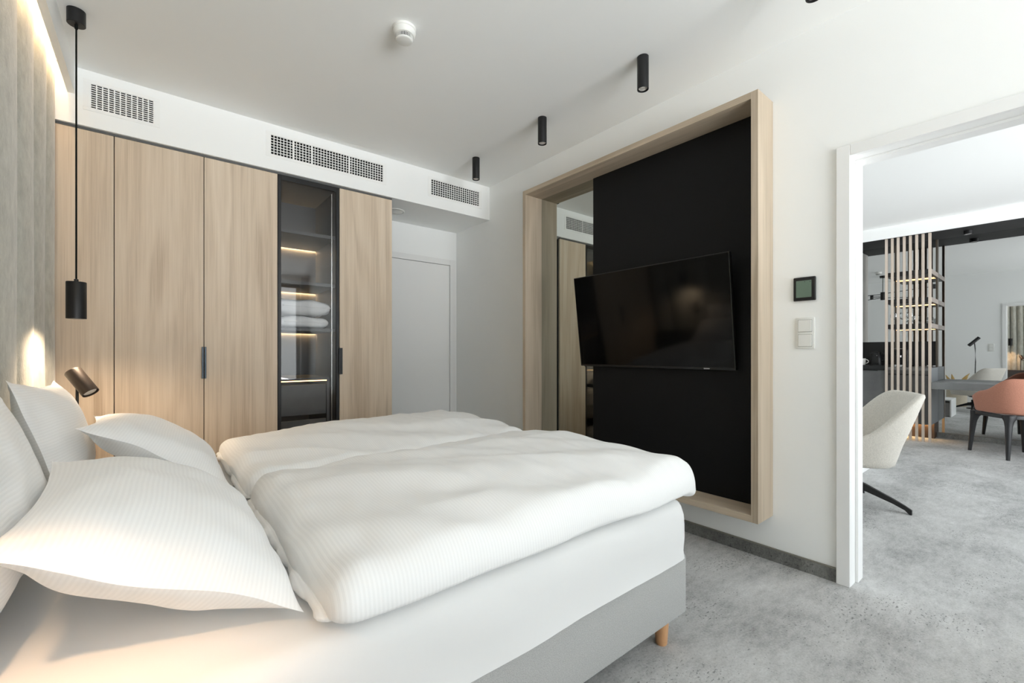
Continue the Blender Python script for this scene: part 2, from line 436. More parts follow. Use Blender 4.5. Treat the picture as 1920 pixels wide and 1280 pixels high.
# corridor door
d1 = bpy.data.objects.new('door_1', None); COL.objects.link(d1); d1['kind'] = 'structure'; d1.location = (1.98, YD, 0)
obj('door_leaf', bx(BM(), 1.553 - 1.98, 2.409 - 1.98, 0.002, 0.042, 0.008, 1.990, 0.002), M['lacquer'], d1)
b = BM(); bx(b, 2.4125 - 1.98, 2.4785 - 1.98, -0.008, 0.06, 0, 2.052, 0.002); bx(b, 1.531 - 1.98, 1.549 - 1.98, -0.008, 0.06, 0, 2.052); bx(b, 1.549 - 1.98, 2.4125 - 1.98, -0.008, 0.06, 1.9935, 2.052, 0.002)
obj('door_frame', b, M['lacquer'], d1)
obj('shadow_gap', bx(BM(), 1.549 - 1.98, 2.4125 - 1.98, 0.044, 0.05, 0, 1.9935), M['black'], d1)

# ------------------------------------------------------------------ grilles in the soffit
def grille(label, V, cols, rows, bw, mull=(), flange=(0.03, 0.019)):
    x0, x1, z0, z1 = V; cx = (x0 + x1) / 2
    r = thing('ventilation_grille', label, 'grille', (cx, YS, z0), 0, 'ventilation grilles in the white soffit')
    h = z1 - z0; a = x0 - cx; c = x1 - cx
    fx, fz = flange; b = BM(); y0, y1 = -0.003, 0.0
    bx(b, a - fx, c + fx, y0, y1, h, h + fz, 0.001); bx(b, a - fx, c + fx, y0, y1, -fz, 0, 0.001)
    bx(b, a - fx, a, y0, y1, 0, h); bx(b, c, c + fx, y0, y1, 0, h)
    obj('frame', b, M['grille'], r)
    p = (c - a) / cols; b = BM()
    for k in range(cols + 1):
        wdt = bw * (2.6 if k in mull else 1.0)
        bx(b, a + p * k - wdt / 2, a + p * k + wdt / 2, 0.0, 0.006, 0, h)
    q = h / rows
    for k in range(rows + 1): bx(b, a, c, 0.001, 0.007, q * k - bw * 0.42, q * k + bw * 0.42)
    obj('grid', b, M['grille'], r, kind='stuff')
    b = BM(); t = 0.003; D = 0.10
    bx(b, a - t, c + t, D, D + t, -t, h + t); bx(b, a - t, c + t, 0.016, D, -t, 0); bx(b, a - t, c + t, 0.016, D, h, h + t)
    bx(b, a - t, a, 0.016, D, 0, h); bx(b, c, c + t, 0.016, D, 0, h)
    obj('duct', b, M['duct'], r)
    return r
grille('smaller square-framed white grille with slots, above the leftmost wardrobe door', V1, 11, 11, 0.0055)
grille('longest white grille with square mesh, above the glass-fronted cabinet', V2, 39, 7, 0.0045, (7, 13, 26))
grille('short white mesh grille at the right end of the soffit', V3, 22, 7, 0.005)

# ------------------------------------------------------------------ wardrobe row
XJ = [-0.61, -0.185, 0.242, 0.667, 1.089, 1.513]
YF, ZT = 3.43, 2.332
g = 0.002
def carcass(r, x0, x1, mat):
    b = BM(); t = 0.018; y0, y1 = 0.022, YD - YF - 0.002; w_ = x1 - x0
    bx(b, 0, t, y0, y1, 0, ZT); bx(b, w_ - t, w_, y0, y1, 0, ZT); bx(b, t, w_ - t, y1 - 0.01, y1, 0.0, ZT)
    bx(b, t, w_ - t, y0, y1 - 0.01, ZT - t, ZT); bx(b, t, w_ - t, y0, y1 - 0.01, 0.0, 0.08)
    return obj('carcass', b, mat, r)
labels = ['oak wardrobe beside the grey curtain, behind the hanging pendant cord', 'oak wardrobe second from the grey curtain, dark handle at its right edge',
          'oak wardrobe directly left of the glass-fronted cabinet, dark handle at its left edge', None, 'narrow oak wardrobe at the right end beside the white door']
def door_handle(parent, x0, x1):
    b = BM(); bx(b, x0, x1, -0.016, 0.0, 0.913, 1.114, 0.0015)
    return obj('handle', b, M['handle'], parent)
for k in range(5):
    x0, x1 = XJ[k], XJ[k + 1]
    if k == 3: continue
    r = thing('wardrobe', labels[k], 'wardrobe', (x0, YF, 0), 0, 'oak wardrobe units along the back wall')
    carcass(r, x0, x1, M['black'])
    dd = obj('door', bx(BM(), g, x1 - x0 - g, 0, 0.02, 0.02, ZT - 0.003, 0.001), M['oak'], r)
    if k == 1: door_handle(dd, x1 - x0 - 0.012, x1 - x0 - g)
    if k == 2: door_handle(dd, g, 0.012)
b = BM(); bx(b, XJ[0], XJ[5], YF + 0.004, YF + 0.022, ZT, ZS - 0.0005); struct('trim_3', b, M['graphite'])
# glass cabinet
x0, x1 = XJ[3], XJ[4]; W_ = x1 - x0
gc = thing('display_cabinet', 'tall cabinet with black-framed smoked glass door and lit shelves', 'cabinet', (x0, YF, 0))
carcass(gc, x0, x1, M['interior'])
fw = 0.022
b = BM(); bx(b, g, fw, 0, 0.02, 0.02, ZT - 0.003, 0.001); bx(b, W_ - fw, W_ - g, 0, 0.02, 0.02, ZT - 0.003, 0.001)
bx(b, fw, W_ - fw, 0, 0.02, ZT - 0.036, ZT - 0.003, 0.001); bx(b, fw, W_ - fw, 0, 0.02, 0.02, 0.05, 0.001)
df = obj('glass_door', b, M['black'], gc)
obj('pane', bx(BM(), fw, W_ - fw, 0.008, 0.012, 0.05, ZT - 0.036), M['smoked'], df)
obj('handle', bx(BM(), W_ - 0.008, W_ + 0.020, -0.014, -0.001, 0.913, 1.113, 0.0015), M['black'], df)
D_ = YD - YF - 0.012
for z in (1.94, 1.575, 1.235):
    obj('shelf', bx(BM(), 0.018, W_ - 0.018, 0.04, D_ - 0.014, z, z + 0.025, 0.001), M['interior'], gc)
    obj('led_strip', bx(BM(), 0.02, W_ - 0.02, D_ - 0.014, D_ - 0.003, z + 0.004, z + 0.016), M['led'], gc)
# drawer stack with a lit top edge
b = BM(); bx(b, 0.018, W_ - 0.055, 0.06, D_ - 0.014, 0.872, 0.890, 0.001); bx(b, W_ - 0.075, W_ - 0.055, 0.06, D_ - 0.014, 0.08, 0.872)
obj('drawer_case', b, M['interior'], gc)
obj('led_strip', bx(BM(), 0.02, W_ - 0.075, 0.062, 0.070, 0.864, 0.871), M['led_dim'], gc)
for z0, z1 in ((0.615, 0.835), (0.36, 0.575), (0.10, 0.32)):
    d_ = obj('drawer', bx(BM(), 0.020, W_ - 0.078, 0.070, 0.090, z0, z1, 0.001), M['stone'], gc)
    obj('drawer_edge', bx(BM(), 0.020, W_ - 0.078, 0.068, 0.092, z1, z1 + 0.004), M['skirt_lip'], d_)
obj('side_rail', bx(BM(), W_ - 0.05, W_ - 0.044, 0.03, 0.036, 0.09, ZT - 0.05), M['chrome'], gc)

# ------------------------------------------------------------------ curtain wall behind the bed, cove light
seams = [-2.98, -2.78, -2.55, -2.35, -2.15, -1.9, -1.65, -1.4, -1.2, -0.95, -0.7, -0.5, -0.3, -0.1, 0.08, 0.22, 0.345, 0.46, 0.565, 0.67, 0.79, 0.93, 1.1, 1.32, 1.6, 1.93, 2.26, 2.614, 2.907, 3.168, 3.405]
b = BM(); pts = []
for s0, s1 in zip(seams, seams[1:]):
    n = 10
    for k in range(n):
        f_ = k / n; pts.append((s0 + (s1 - s0) * f_, (math.sin(PI * f_)) ** 0.42))
pts.append((seams[-1], 0.0))
zs = [0.02 + (2.655 - 0.02) * k / 40 for k in range(41)]
rows = []
for z in zs:
    row = []
    for y, h in pts:
        wob = 0.006 * noise.noise(Vector((y * 2.1, z * 0.8, 3.0)))
        row.append(b.verts.new((-0.457 + 0.048 * h + wob, y + 0.006 * noise.noise(Vector((y, z * 1.3, 9.0))), z)))
    rows.append(row)
for r0, r1 in zip(rows, rows[1:]):
    for k in range(len(pts) - 1): b.faces.new((r0[k], r0[k + 1], r1[k + 1], r1[k]))
cur = obj('curtain', b, M['velvet'], smooth=True)
sol = cur.modifiers.new('thick', 'SOLIDIFY'); sol.thickness = 0.006; sol.offset = -1
tag(cur, 'grey velvet curtain in soft folds along the wall behind the bed', 'curtain')
led = obj('cove_light_strip', bx(BM(), -0.390, -0.378, YW + 0.05, YS - 0.03, 2.60, 2.615), emit('cove_led', (1.0, 0.68, 0.38, 1), 22.0))
tag(led, 'warm light strip hidden in the ceiling cove above the grey curtain', 'light strip')

# ------------------------------------------------------------------ bed
BX0, BX1, BY0, BY1 = -0.345, 1.53, 0.85, 2.65
bed = thing('bed', 'wide double bed with grey upholstered base and white fitted sheet', 'bed', (0, 0, 0))
obj('bed_base', bx(BM(), BX0, BX1 - 0.005, BY0 + 0.005, BY1 - 0.005, 0.12, 0.338, 0.012, 3), M['bedbase'], bed, smooth='sharp')
def sheet_mesh():
    """mattress under its fitted sheet: rounded edges, wavy lower hem, soft pulls at the corners"""
    b = BM(); cx, cy = (BX0 + BX1) / 2, (BY0 + BY1) / 2; ax, ay = (BX1 - BX0) / 2, (BY1 - BY0) / 2
    n = 360; per = []
    rc = 0.05
    for i in range(n):
        # walk the rounded rectangle
        L = [2 * (ax - rc), 2 * (ay - rc)]
        tot = 2 * (L[0] + L[1]) + 2 * PI * rc; s = tot * i / n
        segs = [('l', (-ax + rc, -ay), (1, 0), L[0]), ('c', (ax - rc, -ay + rc), -PI / 2, None), ('l', (ax, -ay + rc), (0, 1), L[1]), ('c', (ax - rc, ay - rc), 0, None),
                ('l', (ax - rc, ay), (-1, 0), L[0]), ('c', (-ax + rc, ay - rc), PI / 2, None), ('l', (-ax, ay - rc), (0, -1), L[1]), ('c', (-ax + rc, -ay + rc), PI, None)]
        for sg in segs:
            ln = sg[3] if sg[0] == 'l' else PI / 2 * rc
            if s <= ln:
                if sg[0] == 'l':
                    x = sg[1][0] + sg[2][0] * s; y = sg[1][1] + sg[2][1] * s; nx, ny = sg[2][1], -sg[2][0]
                else:
                    a = sg[2] + s / rc; nx, ny = math.cos(a), math.sin(a); x = sg[1][0] + rc * nx; y = sg[1][1] + rc * ny
                per.append((x, y, nx, ny)); break
            s -= ln
    rows = []
    prof = [(0.004, 0.0), (0.0, 0.03), (0.003, 0.08), (0.004, 0.13), (0.001, 0.165), (-0.006, 0.19), (-0.018, 0.206), (-0.034, 0.214), (-0.06, 0.217)]
    for off, h in prof:
        row = []
        for x, y, nx, ny in per:
            lowf = max(0.0, 1 - h / 0.12)
            corner = min(1.0, math.exp(-((abs(x) - ax) ** 2 + (abs(y) - ay) ** 2) / 0.03))
            px, py = x + cx, y + cy
            wv = noise.noise(Vector((px * 5 + h * 6, py * 5, h * 4))) * 0.006 + noise.noise(Vector((px * 14 + h * 22, py * 14 + h * 22, h * 7))) * 0.004 * (0.3 + corner)
            z = 0.323 + h + lowf * (0.016 * noise.noise(Vector((px * 3.1, py * 3.1, 2))) + 0.010 * corner)
            o_ = off + (wv if h < 0.2 else 0)
            row.append(b.verts.new((px + nx * o_, py + ny * o_, z)))
        rows.append(row)
    for r0, r1 in zip(rows, rows[1:]):
        for i in range(n):
            j = (i + 1) % n; b.faces.new((r0[i], r0[j], r1[j], r1[i]))
    b.faces.new(rows[-1]); b.faces.new(rows[0][::-1])
    return b
obj('mattress', sheet_mesh(), M['sheet'], bed, smooth='sharp')
for x, y in ((1.46, 0.92), (1.46, 2.58), (-0.25, 0.92), (-0.25, 2.58), (0.6, 0.92), (0.6, 2.58)):
    obj('leg', lathe(BM(), [(0.019, 0.0), (0.021, 0.003), (0.029, 0.121)], 24, Matrix.Translation((x, y, 0))), M['beech'], bed, smooth='sharp')
obj('headboard', bx(BM(), -0.398, -0.348, 0.18, 3.38, 0.02, 0.66, 0.012, 3), M['charcoal'], bed, smooth='sharp')

def cloth_obj(name, bm, uvs, mat, parent=None, seam=False):
    bm.verts.index_update()
    rim = [v.index for v in bm.verts if v.tag]
    me = bpy.data.meshes.new(name); bm.to_mesh(me); bm.free()
    ul = me.uv_layers.new(name='cloth')
    for lp in me.loops: ul.data[lp.index].uv = uvs[lp.vertex_index]
    me.materials.append(mat)
    for p in me.polygons: p.use_smooth = True
    if seam:
        R_ = set(rim)
        for e in me.edges:
            if e.vertices[0] in R_ and e.vertices[1] in R_: e.use_edge_sharp = True
    o = bpy.data.objects.new(name, me); COL.objects.link(o)
    if parent: o.parent = parent
    return o

def two_sided(nu, nv, fn):
    """closed cushion-like mesh: fn(u, v, side) -> (pos, uv); sides share the rim"""
    b = BM(); uvs = []; top = {}; bot = {}
    for i in range(nu + 1):
        for j in range(nv + 1):
            u = math.sin(PI / 2 * (2 * i / nu - 1)); v = math.sin(PI / 2 * (2 * j / nv - 1))
            u = 0.55 * u + 0.45 * (2 * i / nu - 1); v = 0.55 * v + 0.45 * (2 * j / nv - 1)
            p, q = fn(u, v, 1); top[i, j] = b.verts.new(p); uvs.append(q)
            if i in (0, nu) or j in (0, nv): bot[i, j] = top[i, j]; top[i, j].tag = True
            else:
                p, q = fn(u, v, -1); bot[i, j] = b.verts.new(p); uvs.append(q)
    for i in range(nu):
        for j in range(nv):
            b.faces.new((top[i, j], top[i + 1, j], top[i + 1, j + 1], top[i, j + 1]))
            b.faces.new((bot[i, j], bot[i, j + 1], bot[i + 1, j + 1], bot[i + 1, j]))
    return b, uvs

def nz(x, y, z=0.0): return noise.noise(Vector((x, y, z)))
def ridge(x, y, z=0.0):
    n_ = nz(x, y, z); return 1 - min(1, abs(n_) * 2.2)

def pillow(label, c00, c01, c10, c11, T, seed, bow=0.14, lower=0.8, floor_z=None):
    """c00/c01: lower edge corners (near, far); c10/c11: upper edge corners (near, far)"""
    c00, c01, c10, c11 = map(Vector, (c00, c01, c10, c11))
    nrm = ((c01 - c00).cross(c10 - c00)).normalized()
    if nrm.x < 0 or (abs(nrm.x) < 0.2 and nrm.z < 0): nrm = -nrm
    a = ((c10 - c00).length + (c11 - c01).length) / 4; l = ((c01 - c00).length + (c11 - c10).length) / 4
    ctr = (c00 + c01 + c10 + c11) / 4
    def fn(u, v, side):
        uu = u * (1 - bow * (1 - v * v) * abs(u) ** 3 * (1.0 + 0.35 * nz(v * 2.3, seed, u)))
        vv = v * (1 - bow * 0.62 * (1 - u * u) * abs(v) ** 3 * (1.0 + 0.35 * nz(u * 2.3, seed + 5, v)))
        P = (c00 * (1 - uu) * (1 - vv) + c10 * (1 + uu) * (1 - vv) + c01 * (1 - uu) * (1 + vv) + c11 * (1 + uu) * (1 + vv)) / 4
        e = max(abs(u), abs(v))
        h = T / 2 * (max(0, 1 - abs(u) ** 2.6) ** 0.78) * (max(0, 1 - abs(v) ** 3.0) ** 0.78)
        edge = math.exp(-((1 - e) / 0.16) ** 2)
        x_, y_ = u * a, v * l
        wr = 0.012 * nz(x_ * 5.5 + seed, y_ * 4.5, side) + 0.006 * nz(x_ * 12, y_ * 12 + seed, 2.0)
        # puckers running inwards from the seams
        t_ = y_ if abs(u) > abs(v) else x_
        pk = 0.010 * edge * nz(t_ * 26, seed * 1.7, 0.5 + 0.4 * side) * min(1, (1 - e) * 18)
        hh = h * (1 + 0.10 * nz(x_ * 3 + seed, y_ * 3, 7)) + (wr + pk) * min(1, (1 - e) * 7)
        k = 1.0 if side > 0 else lower
        P = P + nrm * (hh * k * side)
        # seam line wave
        rim = max(0, e - 0.86) / 0.14
        P = P + nrm * (0.012 * rim * nz(x_ * 7 + 3 * seed, y_ * 7, 1.0))
        if floor_z is not None and P.z < floor_z: P.z = floor_z + (P.z - floor_z) * 0.08
        return P, (x_ + 0.004 * nz(x_ * 9, y_ * 9, seed), y_)
    b, uvs = two_sided(64, 80, fn)
    o = cloth_obj('pillow', b, uvs, M['linen'], seam=True)
    tag(o, label, 'pillow', 'striped white pillows on the bed')
    return o
MZ = 0.545
pillow('white striped pillow standing at the headboard nearest the camera, cut off by the left edge', (-0.24, 0.94, 0.565), (-0.232, 1.71, 0.565), (-0.335, 0.96, 1.00), (-0.325, 1.69, 0.995), 0.165, 2.0, floor_z=MZ)
pillow('white striped pillow standing against the grey curtain, two pointed corners up', (-0.22, 1.93, 0.565), (-0.22, 2.62, 0.565), (-0.345, 1.95, 0.997), (-0.318, 2.62, 0.966), 0.15, 5.0, floor_z=MZ)
pillow('large white striped pillow lying nearest the camera with warm light on its seam', (0.230, 0.932, 0.572), (0.228, 1.64, 0.60), (-0.20, 0.94, 0.79), (-0.208, 1.63, 0.80), 0.21, 8.0, bow=0.10, lower=0.95, floor_z=MZ)
pillow('white striped pillow lying on the far side in front of the wardrobes', (0.222, 1.96, 0.578), (0.220, 2.64, 0.58), (-0.198, 1.96, 0.843), (-0.209, 2.65, 0.805), 0.19, 11.0, floor_z=MZ)

def duvet(label, x0, x1, y0, y1, T, seed, hang_near):
    ax, ay = (x1 - x0) / 2, (y1 - y0) / 2; cx, cy = (x0 + x1) / 2, (y0 + y1) / 2
    zb = 0.546
    def fn(u, v, side):
        x_ = cx + ax * u; y_ = cy + ay * v
        # wavy outline
        x_ += 0.012 * nz(y_ * 4, seed, 1) * abs(u) ** 4; y_ += 0.014 * nz(x_ * 3.5, seed, 2) * abs(v) ** 4
        dx = (1 - abs(u)) * ax; dy = (1 - abs(v)) * ay
        rc = 0.11 if u > 0 else 0.045
        if dx < rc and dy < rc:
            p_, q_ = 1 - dx / rc, 1 - dy / rc
            x_ -= math.copysign(rc * (p_ - p_ * math.sqrt(1 - q_ * q_ / 2)), u)
            y_ -= math.copysign(rc * (q_ - q_ * math.sqrt(1 - p_ * p_ / 2)), v)
        ex = min(1, dx / 0.07); ey = min(1, dy / 0.07)
        ed = (1 - (1 - ex) ** 2.3) ** 0.5 * (1 - (1 - ey) ** 2.3) ** 0.5
        mid = zb + 0.036
        if side > 0:
            puff = 0.045 * (1 - u ** 4) * (1 - v ** 2)
            # broad soft ridges running slantwise, finer creases on top
            q = (x_ * 0.80 - y_ * 0.60); r_ = (x_ * 0.60 + y_ * 0.80)
            fold = 0.019 * nz(r_ * 6.5 + seed, q * 1.9, seed) + 0.016 * (ridge(r_ * 3.2, q * 1.3 + seed, 4.0) - 0.5)
            fine = 0.005 * nz(x_ * 13, y_ * 9 + seed, 6) + 0.0035 * nz(x_ * 26, y_ * 8, seed)
            z = mid + (T - 0.036) * ed + (puff + fold + fine) * min(1, ed * 1.05) ** 2
            z += 0.028 * (0.5 + 0.5 * u) * ed            # fuller towards the foot
            # crimped seams along the edges
            z += 0.004 * nz(x_ * 38, y_ * 38, seed) * (1 - ed)
        else:
            z = mid - 0.034 * ed
        # hangs over the foot of the mattress and a little over the near side
        ov = max(0, x_ - (BX1 - 0.02)); z -= 0.30 * ov
        if hang_near:
            on = max(0, (BY0 - 0.008) - y_); z -= 0.7 * on
        ofar = max(0, y_ - (BY1 + 0.02)); z -= 0.6 * ofar
        return Vector((x_, y_, z)), (x_ + 0.003 * nz(x_ * 5, y_ * 5, 1), y_)
    b, uvs = two_sided(150, 110, fn)
    o = cloth_obj('duvet', b, uvs, M['linen'])
    tag(o, label, 'duvet', 'striped white duvets on the bed')
    return o
dn = duvet('white striped duvet on the near half of the bed, overhanging the foot corner', 0.252, 1.635, 0.832, 1.765, 0.105, 3.0, True)
df_ = duvet('white striped duvet on the far half of the bed, towards the wardrobes', 0.247, 1.60, 1.775, 2.70, 0.10, 13.0, False)
def under_fold(parent, x0, x1, y0, y1, seed):
    ax, ay = (x1 - x0) / 2, (y1 - y0) / 2; cx, cy = (x0 + x1) / 2, (y0 + y1) / 2
    def fn(u, v, side):
        x_ = cx + ax * u; y_ = cy + ay * v
        x_ += (0.016 * nz(y_ * 9, seed, 1) + 0.008 * nz(y_ * 24, seed, 1)) * (u < 0) * abs(u)
        dx, dy, rc = (1 - abs(u)) * ax, (1 - abs(v)) * ay, 0.035
        if dx < rc and dy < rc:
            p_, q_ = 1 - dx / rc, 1 - dy / rc
            x_ -= math.copysign(rc * (p_ - p_ * math.sqrt(1 - q_ * q_ / 2)), u)
            y_ -= math.copysign(rc * (q_ - q_ * math.sqrt(1 - p_ * p_ / 2)), v)
        ed = (1 - abs(u) ** 6) ** 0.5 * (1 - abs(v) ** 10) ** 0.5
        z = 0.568 + (0.019 * side + 0.006 * nz(x_ * 20, y_ * 20, seed)) * ed
        on = max(0, (BY0 - 0.008) - y_); z -= 0.7 * on
        return Vector((x_, y_, z)), (x_, y_)
    b, uvs = two_sided(20, 70, fn)
    return cloth_obj('turned_under_edge', b, uvs, M['linen'], parent)
under_fold(dn, 0.238, 0.42, 0.872, 1.755, 4.0)
under_fold(df_, 0.238, 0.40, 1.79, 2.68, 14.0)

# ------------------------------------------------------------------ nightstands, pendants, reading lamps
def nightstand(label, y):
    r = thing('nightstand', label, 'nightstand', (-0.20, y, 0.10), 0, 'charcoal nightstands beside the bed')
    obj('body', bx(BM(), -0.135, 0.13, -0.2, 0.2, 0.0, 0.36, 0.003), M['charcoal'], r)
    d = obj('drawer', bx(BM(), 0.131, 0.148, -0.197, 0.197, 0.02, 0.345, 0.002), M['stone'], r)
    obj('knob', lathe(BM(), [(0.006, 0), (0.006, 0.012), (0.012, 0.014), (0.012, 0.02), (0, 0.02)], 16, aim((0.148, 0, 0.2), (1, 0, 0))), M['black'], d)
    obj('plinth', bx(BM(), -0.12, 0.10, -0.17, 0.17, -0.10, 0.0), M['black'], r)
    return r
ns = nightstand('charcoal nightstand between the bed and the wardrobes', 2.92)
dup(ns, (-0.21, 0.52, 0.10), 'charcoal nightstand on the side of the bed nearest the camera')

def pendant(label, y):
    r = thing('pendant_lamp', label, 'lamp', (-0.284, y, 1.235), 0, 'black cylinder pendants beside the bed')
    obj('canopy', lathe(BM(), [(0.031, 1.359), (0.033, 1.361), (0.033, 1.4245), (0, 1.4245)], 32), M['black'], r, smooth='sharp')
    b = BM(); lathe(b, [(0.006, 1.340), (0.006, 1.36)], 12)
    rod(b, (0, 0, 0.184), (0, 0, 1.342), 0.0034, seg=10); obj('cord', b, M['cord'], r, smooth='sharp')
    b = BM(); lathe(b, [(0.026, 0.018), (0.0325, 0.016), (0.0335, 0.0), (0.0355, 0.0), (0.0355, 0.168), (0.034, 0.170), (0, 0.170)], 40)
    lathe(b, [(0.008, 0.17), (0.008, 0.182), (0.005, 0.184), (0.0, 0.184)], 16)
    obj('shade', b, M['black'], r, smooth='sharp')
    obj('bulb', lathe(BM(), [(0.0, 0.006), (0.018, 0.006), (0.026, 0.011), (0.026, 0.018), (0, 0.018)], 28), M['lit_lens'], r, label='lit warm lamp face')
    return r
p1 = pendant('black cylinder pendant on a long cord hanging by the grey curtain', 2.852)
dup(p1, (-0.284, 0.66, 1.235), 'black cylinder pendant on the camera side of the bed, seen only in the lounge mirror')
def spot(name, loc, d, power, col, ang, blend=0.5, rad=0.02):
    l = bpy.data.lights.new(name, 'SPOT'); l.energy = power; l.color = col; l.spot_size = ang; l.spot_blend = blend; l.shadow_soft_size = rad
    o = bpy.data.objects.new(name, l); o.location = loc; o.rotation_euler = Vector(d).to_track_quat('-Z', 'Y').to_euler(); COL.objects.link(o); return o
WARM = (1.0, 0.76, 0.52)
spot('pendant_light_far', (-0.284, 2.852, 1.2385), (0, 0, -1), 23, WARM, math.radians(152), 0.7)
spot('pendant_light_near', (-0.284, 0.66, 1.2385), (0, 0, -1), 24, (1.0, 0.62, 0.34), math.radians(92), 0.6)

def reading_lamp(label, y, side):
    r = thing('reading_lamp', label, 'lamp', (-0.270, y, 0.46), 0, 'bronze bedside reading lamps')
    obj('base', lathe(BM(), [(0.05, 0.0), (0.05, 0.010), (0.047, 0.013), (0, 0.013)], 32), M['bronze'], r, smooth='sharp')
    obj('stem', lathe(BM(), [(0.0055, 0.012), (0.0055, 0.47), (0, 0.474)], 14), M['black'], r, smooth='sharp')
    d = Vector((0.40, -0.30 * side, -0.62)).normalized(); c = Vector((0.016, -0.018 * side, 0.488))
    Mx = aim(c - d * 0.062, d)
    b = BM(); lathe(b, [(0, 0), (0.028, 0.0), (0.031, 0.004), (0.031, 0.125), (0.0295, 0.125), (0.0295, 0.112), (0.0, 0.112)], 36, Mx)
    h = obj('lamp_head', b, M['bronze'], r, smooth='sharp')
    obj('bulb', lathe(BM(), [(0.0, 0.1215), (0.017, 0.1215), (0.024, 0.119), (0.0265, 0.113), (0, 0.1125)], 30, Mx), M['lens'], h, smooth='sharp', label='pale unlit bulb face')
    return r
rl = reading_lamp('bronze reading lamp with its round bulb facing out behind the far pillows', 2.74, 1)
dup(rl, (-0.283, 0.50, 0.46), 'bronze reading lamp on the camera side of the bed, seen only in the lounge mirror')

# ------------------------------------------------------------------ ceiling fittings
def ceiling_spot(label, x, y):
    r = thing('ceiling_spotlight', label, 'lamp', (x, y, ZC), 0, 'black cylinder spotlights along the TV wall')
    obj('housing', lathe(BM(), [(0, -0.158), (0.024, -0.158), (0.0265, -0.166), (0.0275, -0.174), (0.0295, -0.174), (0.0300, -0.172), (0.0300, -0.0003), (0, -0.0003)], 36), M['black'], r, smooth='sharp')
    b = lathe(BM(), [(0.0, -0.170), (0.010, -0.170), (0.013, -0.166), (0.020, -0.169), (0.0245, -0.166), (0.0245, -0.1595), (0, -0.1595)], 28)
    obj('bulb', b, M['lens'], r, smooth='sharp', label='pale unlit bulb face')
    return r
s0 = ceiling_spot('black ceiling spotlight in the middle, above the wooden frame', 2.029, 2.178)
dup(s0, (2.029, 1.389, ZC), 'fully visible black ceiling spotlight nearest the doorway')
dup(s0, (2.029, 2.968, ZC), 'black ceiling spotlight nearest the corner with the soffit')
dup(s0, (2.029, 0.60, ZC), 'black ceiling spotlight whose tip just shows at the top edge')

def smoke_detector(label, x, y, z):
    r = thing('smoke_detector', label, 'smoke detector', (x, y, z), 0.3, 'round white smoke detectors')
    obj('base_plate', lathe(BM(), [(0.0, -0.0003), (0.056, -0.0003), (0.056, -0.011), (0.053, -0.013), (0.0, -0.013)][::-1], 48), M['plastic'], r, smooth='sharp')
    obj('housing', lathe(BM(), [(0.0, -0.013), (0.053, -0.013), (0.054, -0.020), (0.051, -0.032), (0.046, -0.038), (0.0, -0.038)][::-1], 48), M['plastic'], r, smooth='sharp')
    obj('dark_core', lathe(BM(), [(0.0368, -0.0565), (0.0368, -0.037)], 40), M['black'], r, label='dark sensing gap behind the ribs')
    b = BM()
    for k in range(34):
        a = 2 * PI * k / 34; R = Matrix.Rotation(a, 4, 'Z')
        v0 = len(b.verts); bx(b, 0.0375, 0.0405, -0.0013, 0.0013, -0.0572, -0.037); b.verts.ensure_lookup_table()
        for v in b.verts[v0:]: v.co = R @ v.co
    obj('ribs', b, M['plastic'], r, kind='stuff')
    obj('cap', lathe(BM(), [(0.0, -0.063), (0.032, -0.063), (0.038, -0.061), (0.0405, -0.057), (0.0, -0.057)], 40), M['plastic'], r, smooth='sharp')
    return r
sd = smoke_detector('white ribbed smoke detector on the bedroom ceiling', 0.945, 2.0, ZC)
dup(sd, (4.37, 2.19, ZC), 'white smoke detector on the lounge ceiling, seen only in the lounge mirror')
r = thing('ceiling_air_valve', 'flat round white disc under the soffit beside the last wardrobe', 'valve', (1.675, 3.72, ZS))
obj('rim', lathe(BM(), [(0.0, -0.0003), (0.078, -0.0003), (0.078, -0.004), (0.070, -0.008), (0.066, -0.004), (0.0, -0.004)][::-1], 48), M['plastic'], r, smooth='sharp')
obj('disc', lathe(BM(), [(0.0, -0.004), (0.05, -0.004), (0.058, -0.010), (0.05, -0.013), (0.0, -0.014)][::-1], 48), M['plastic'], r, smooth='sharp')

# ------------------------------------------------------------------ wooden frame with mirror, black board and television
FX, FY0, FY1, FZ0, FZ1, FT = 2.3086, 0.9206, 2.7097, 0.2314, 2.3784, 0.034
fr = thing('box_frame', 'deep oak box frame around the black television board', 'frame', (0, 0, 0))
obj('side_board', bx(BM(), FX, X1 - 0.0005, FY0, FY0 + FT, FZ0, FZ1, 0.001), M['oak_f'], fr)
obj('side_board', bx(BM(), FX, X1 - 0.0005, FY1 - FT, FY1, FZ0, FZ1, 0.001), M['oak_f'], fr)
obj('top_board', bx(BM(), FX, X1 - 0.0005, FY0 + FT, FY1 - FT, FZ1 - FT, FZ1, 0.001), M['oak_y'], fr)
obj('bottom_board', bx(BM(), FX, X1 - 0.0005, FY0 + FT, FY1 - FT, FZ0, FZ0 + FT, 0.001), M['oak_y'], fr)
BS = 2.118
mi = obj('mirror_panel', bx(BM(), X1 - 0.006, X1 - 0.0005, BS, FY1 - FT - 0.0005, FZ0 + FT, FZ1 - FT), M['mirror'])
tag(mi, 'narrow upright mirror strip inside the oak frame, left of the black board', 'mirror')
bp_ = obj('television_board', bx(BM(), X1 - 0.014, X1 - 0.0005, FY0 + FT + 0.0005, BS - 0.0008, FZ0 + FT, FZ1 - FT, 0.001), M['blackpanel'])
tag(bp_, 'large matt black board inside the oak frame behind the television', 'panel')
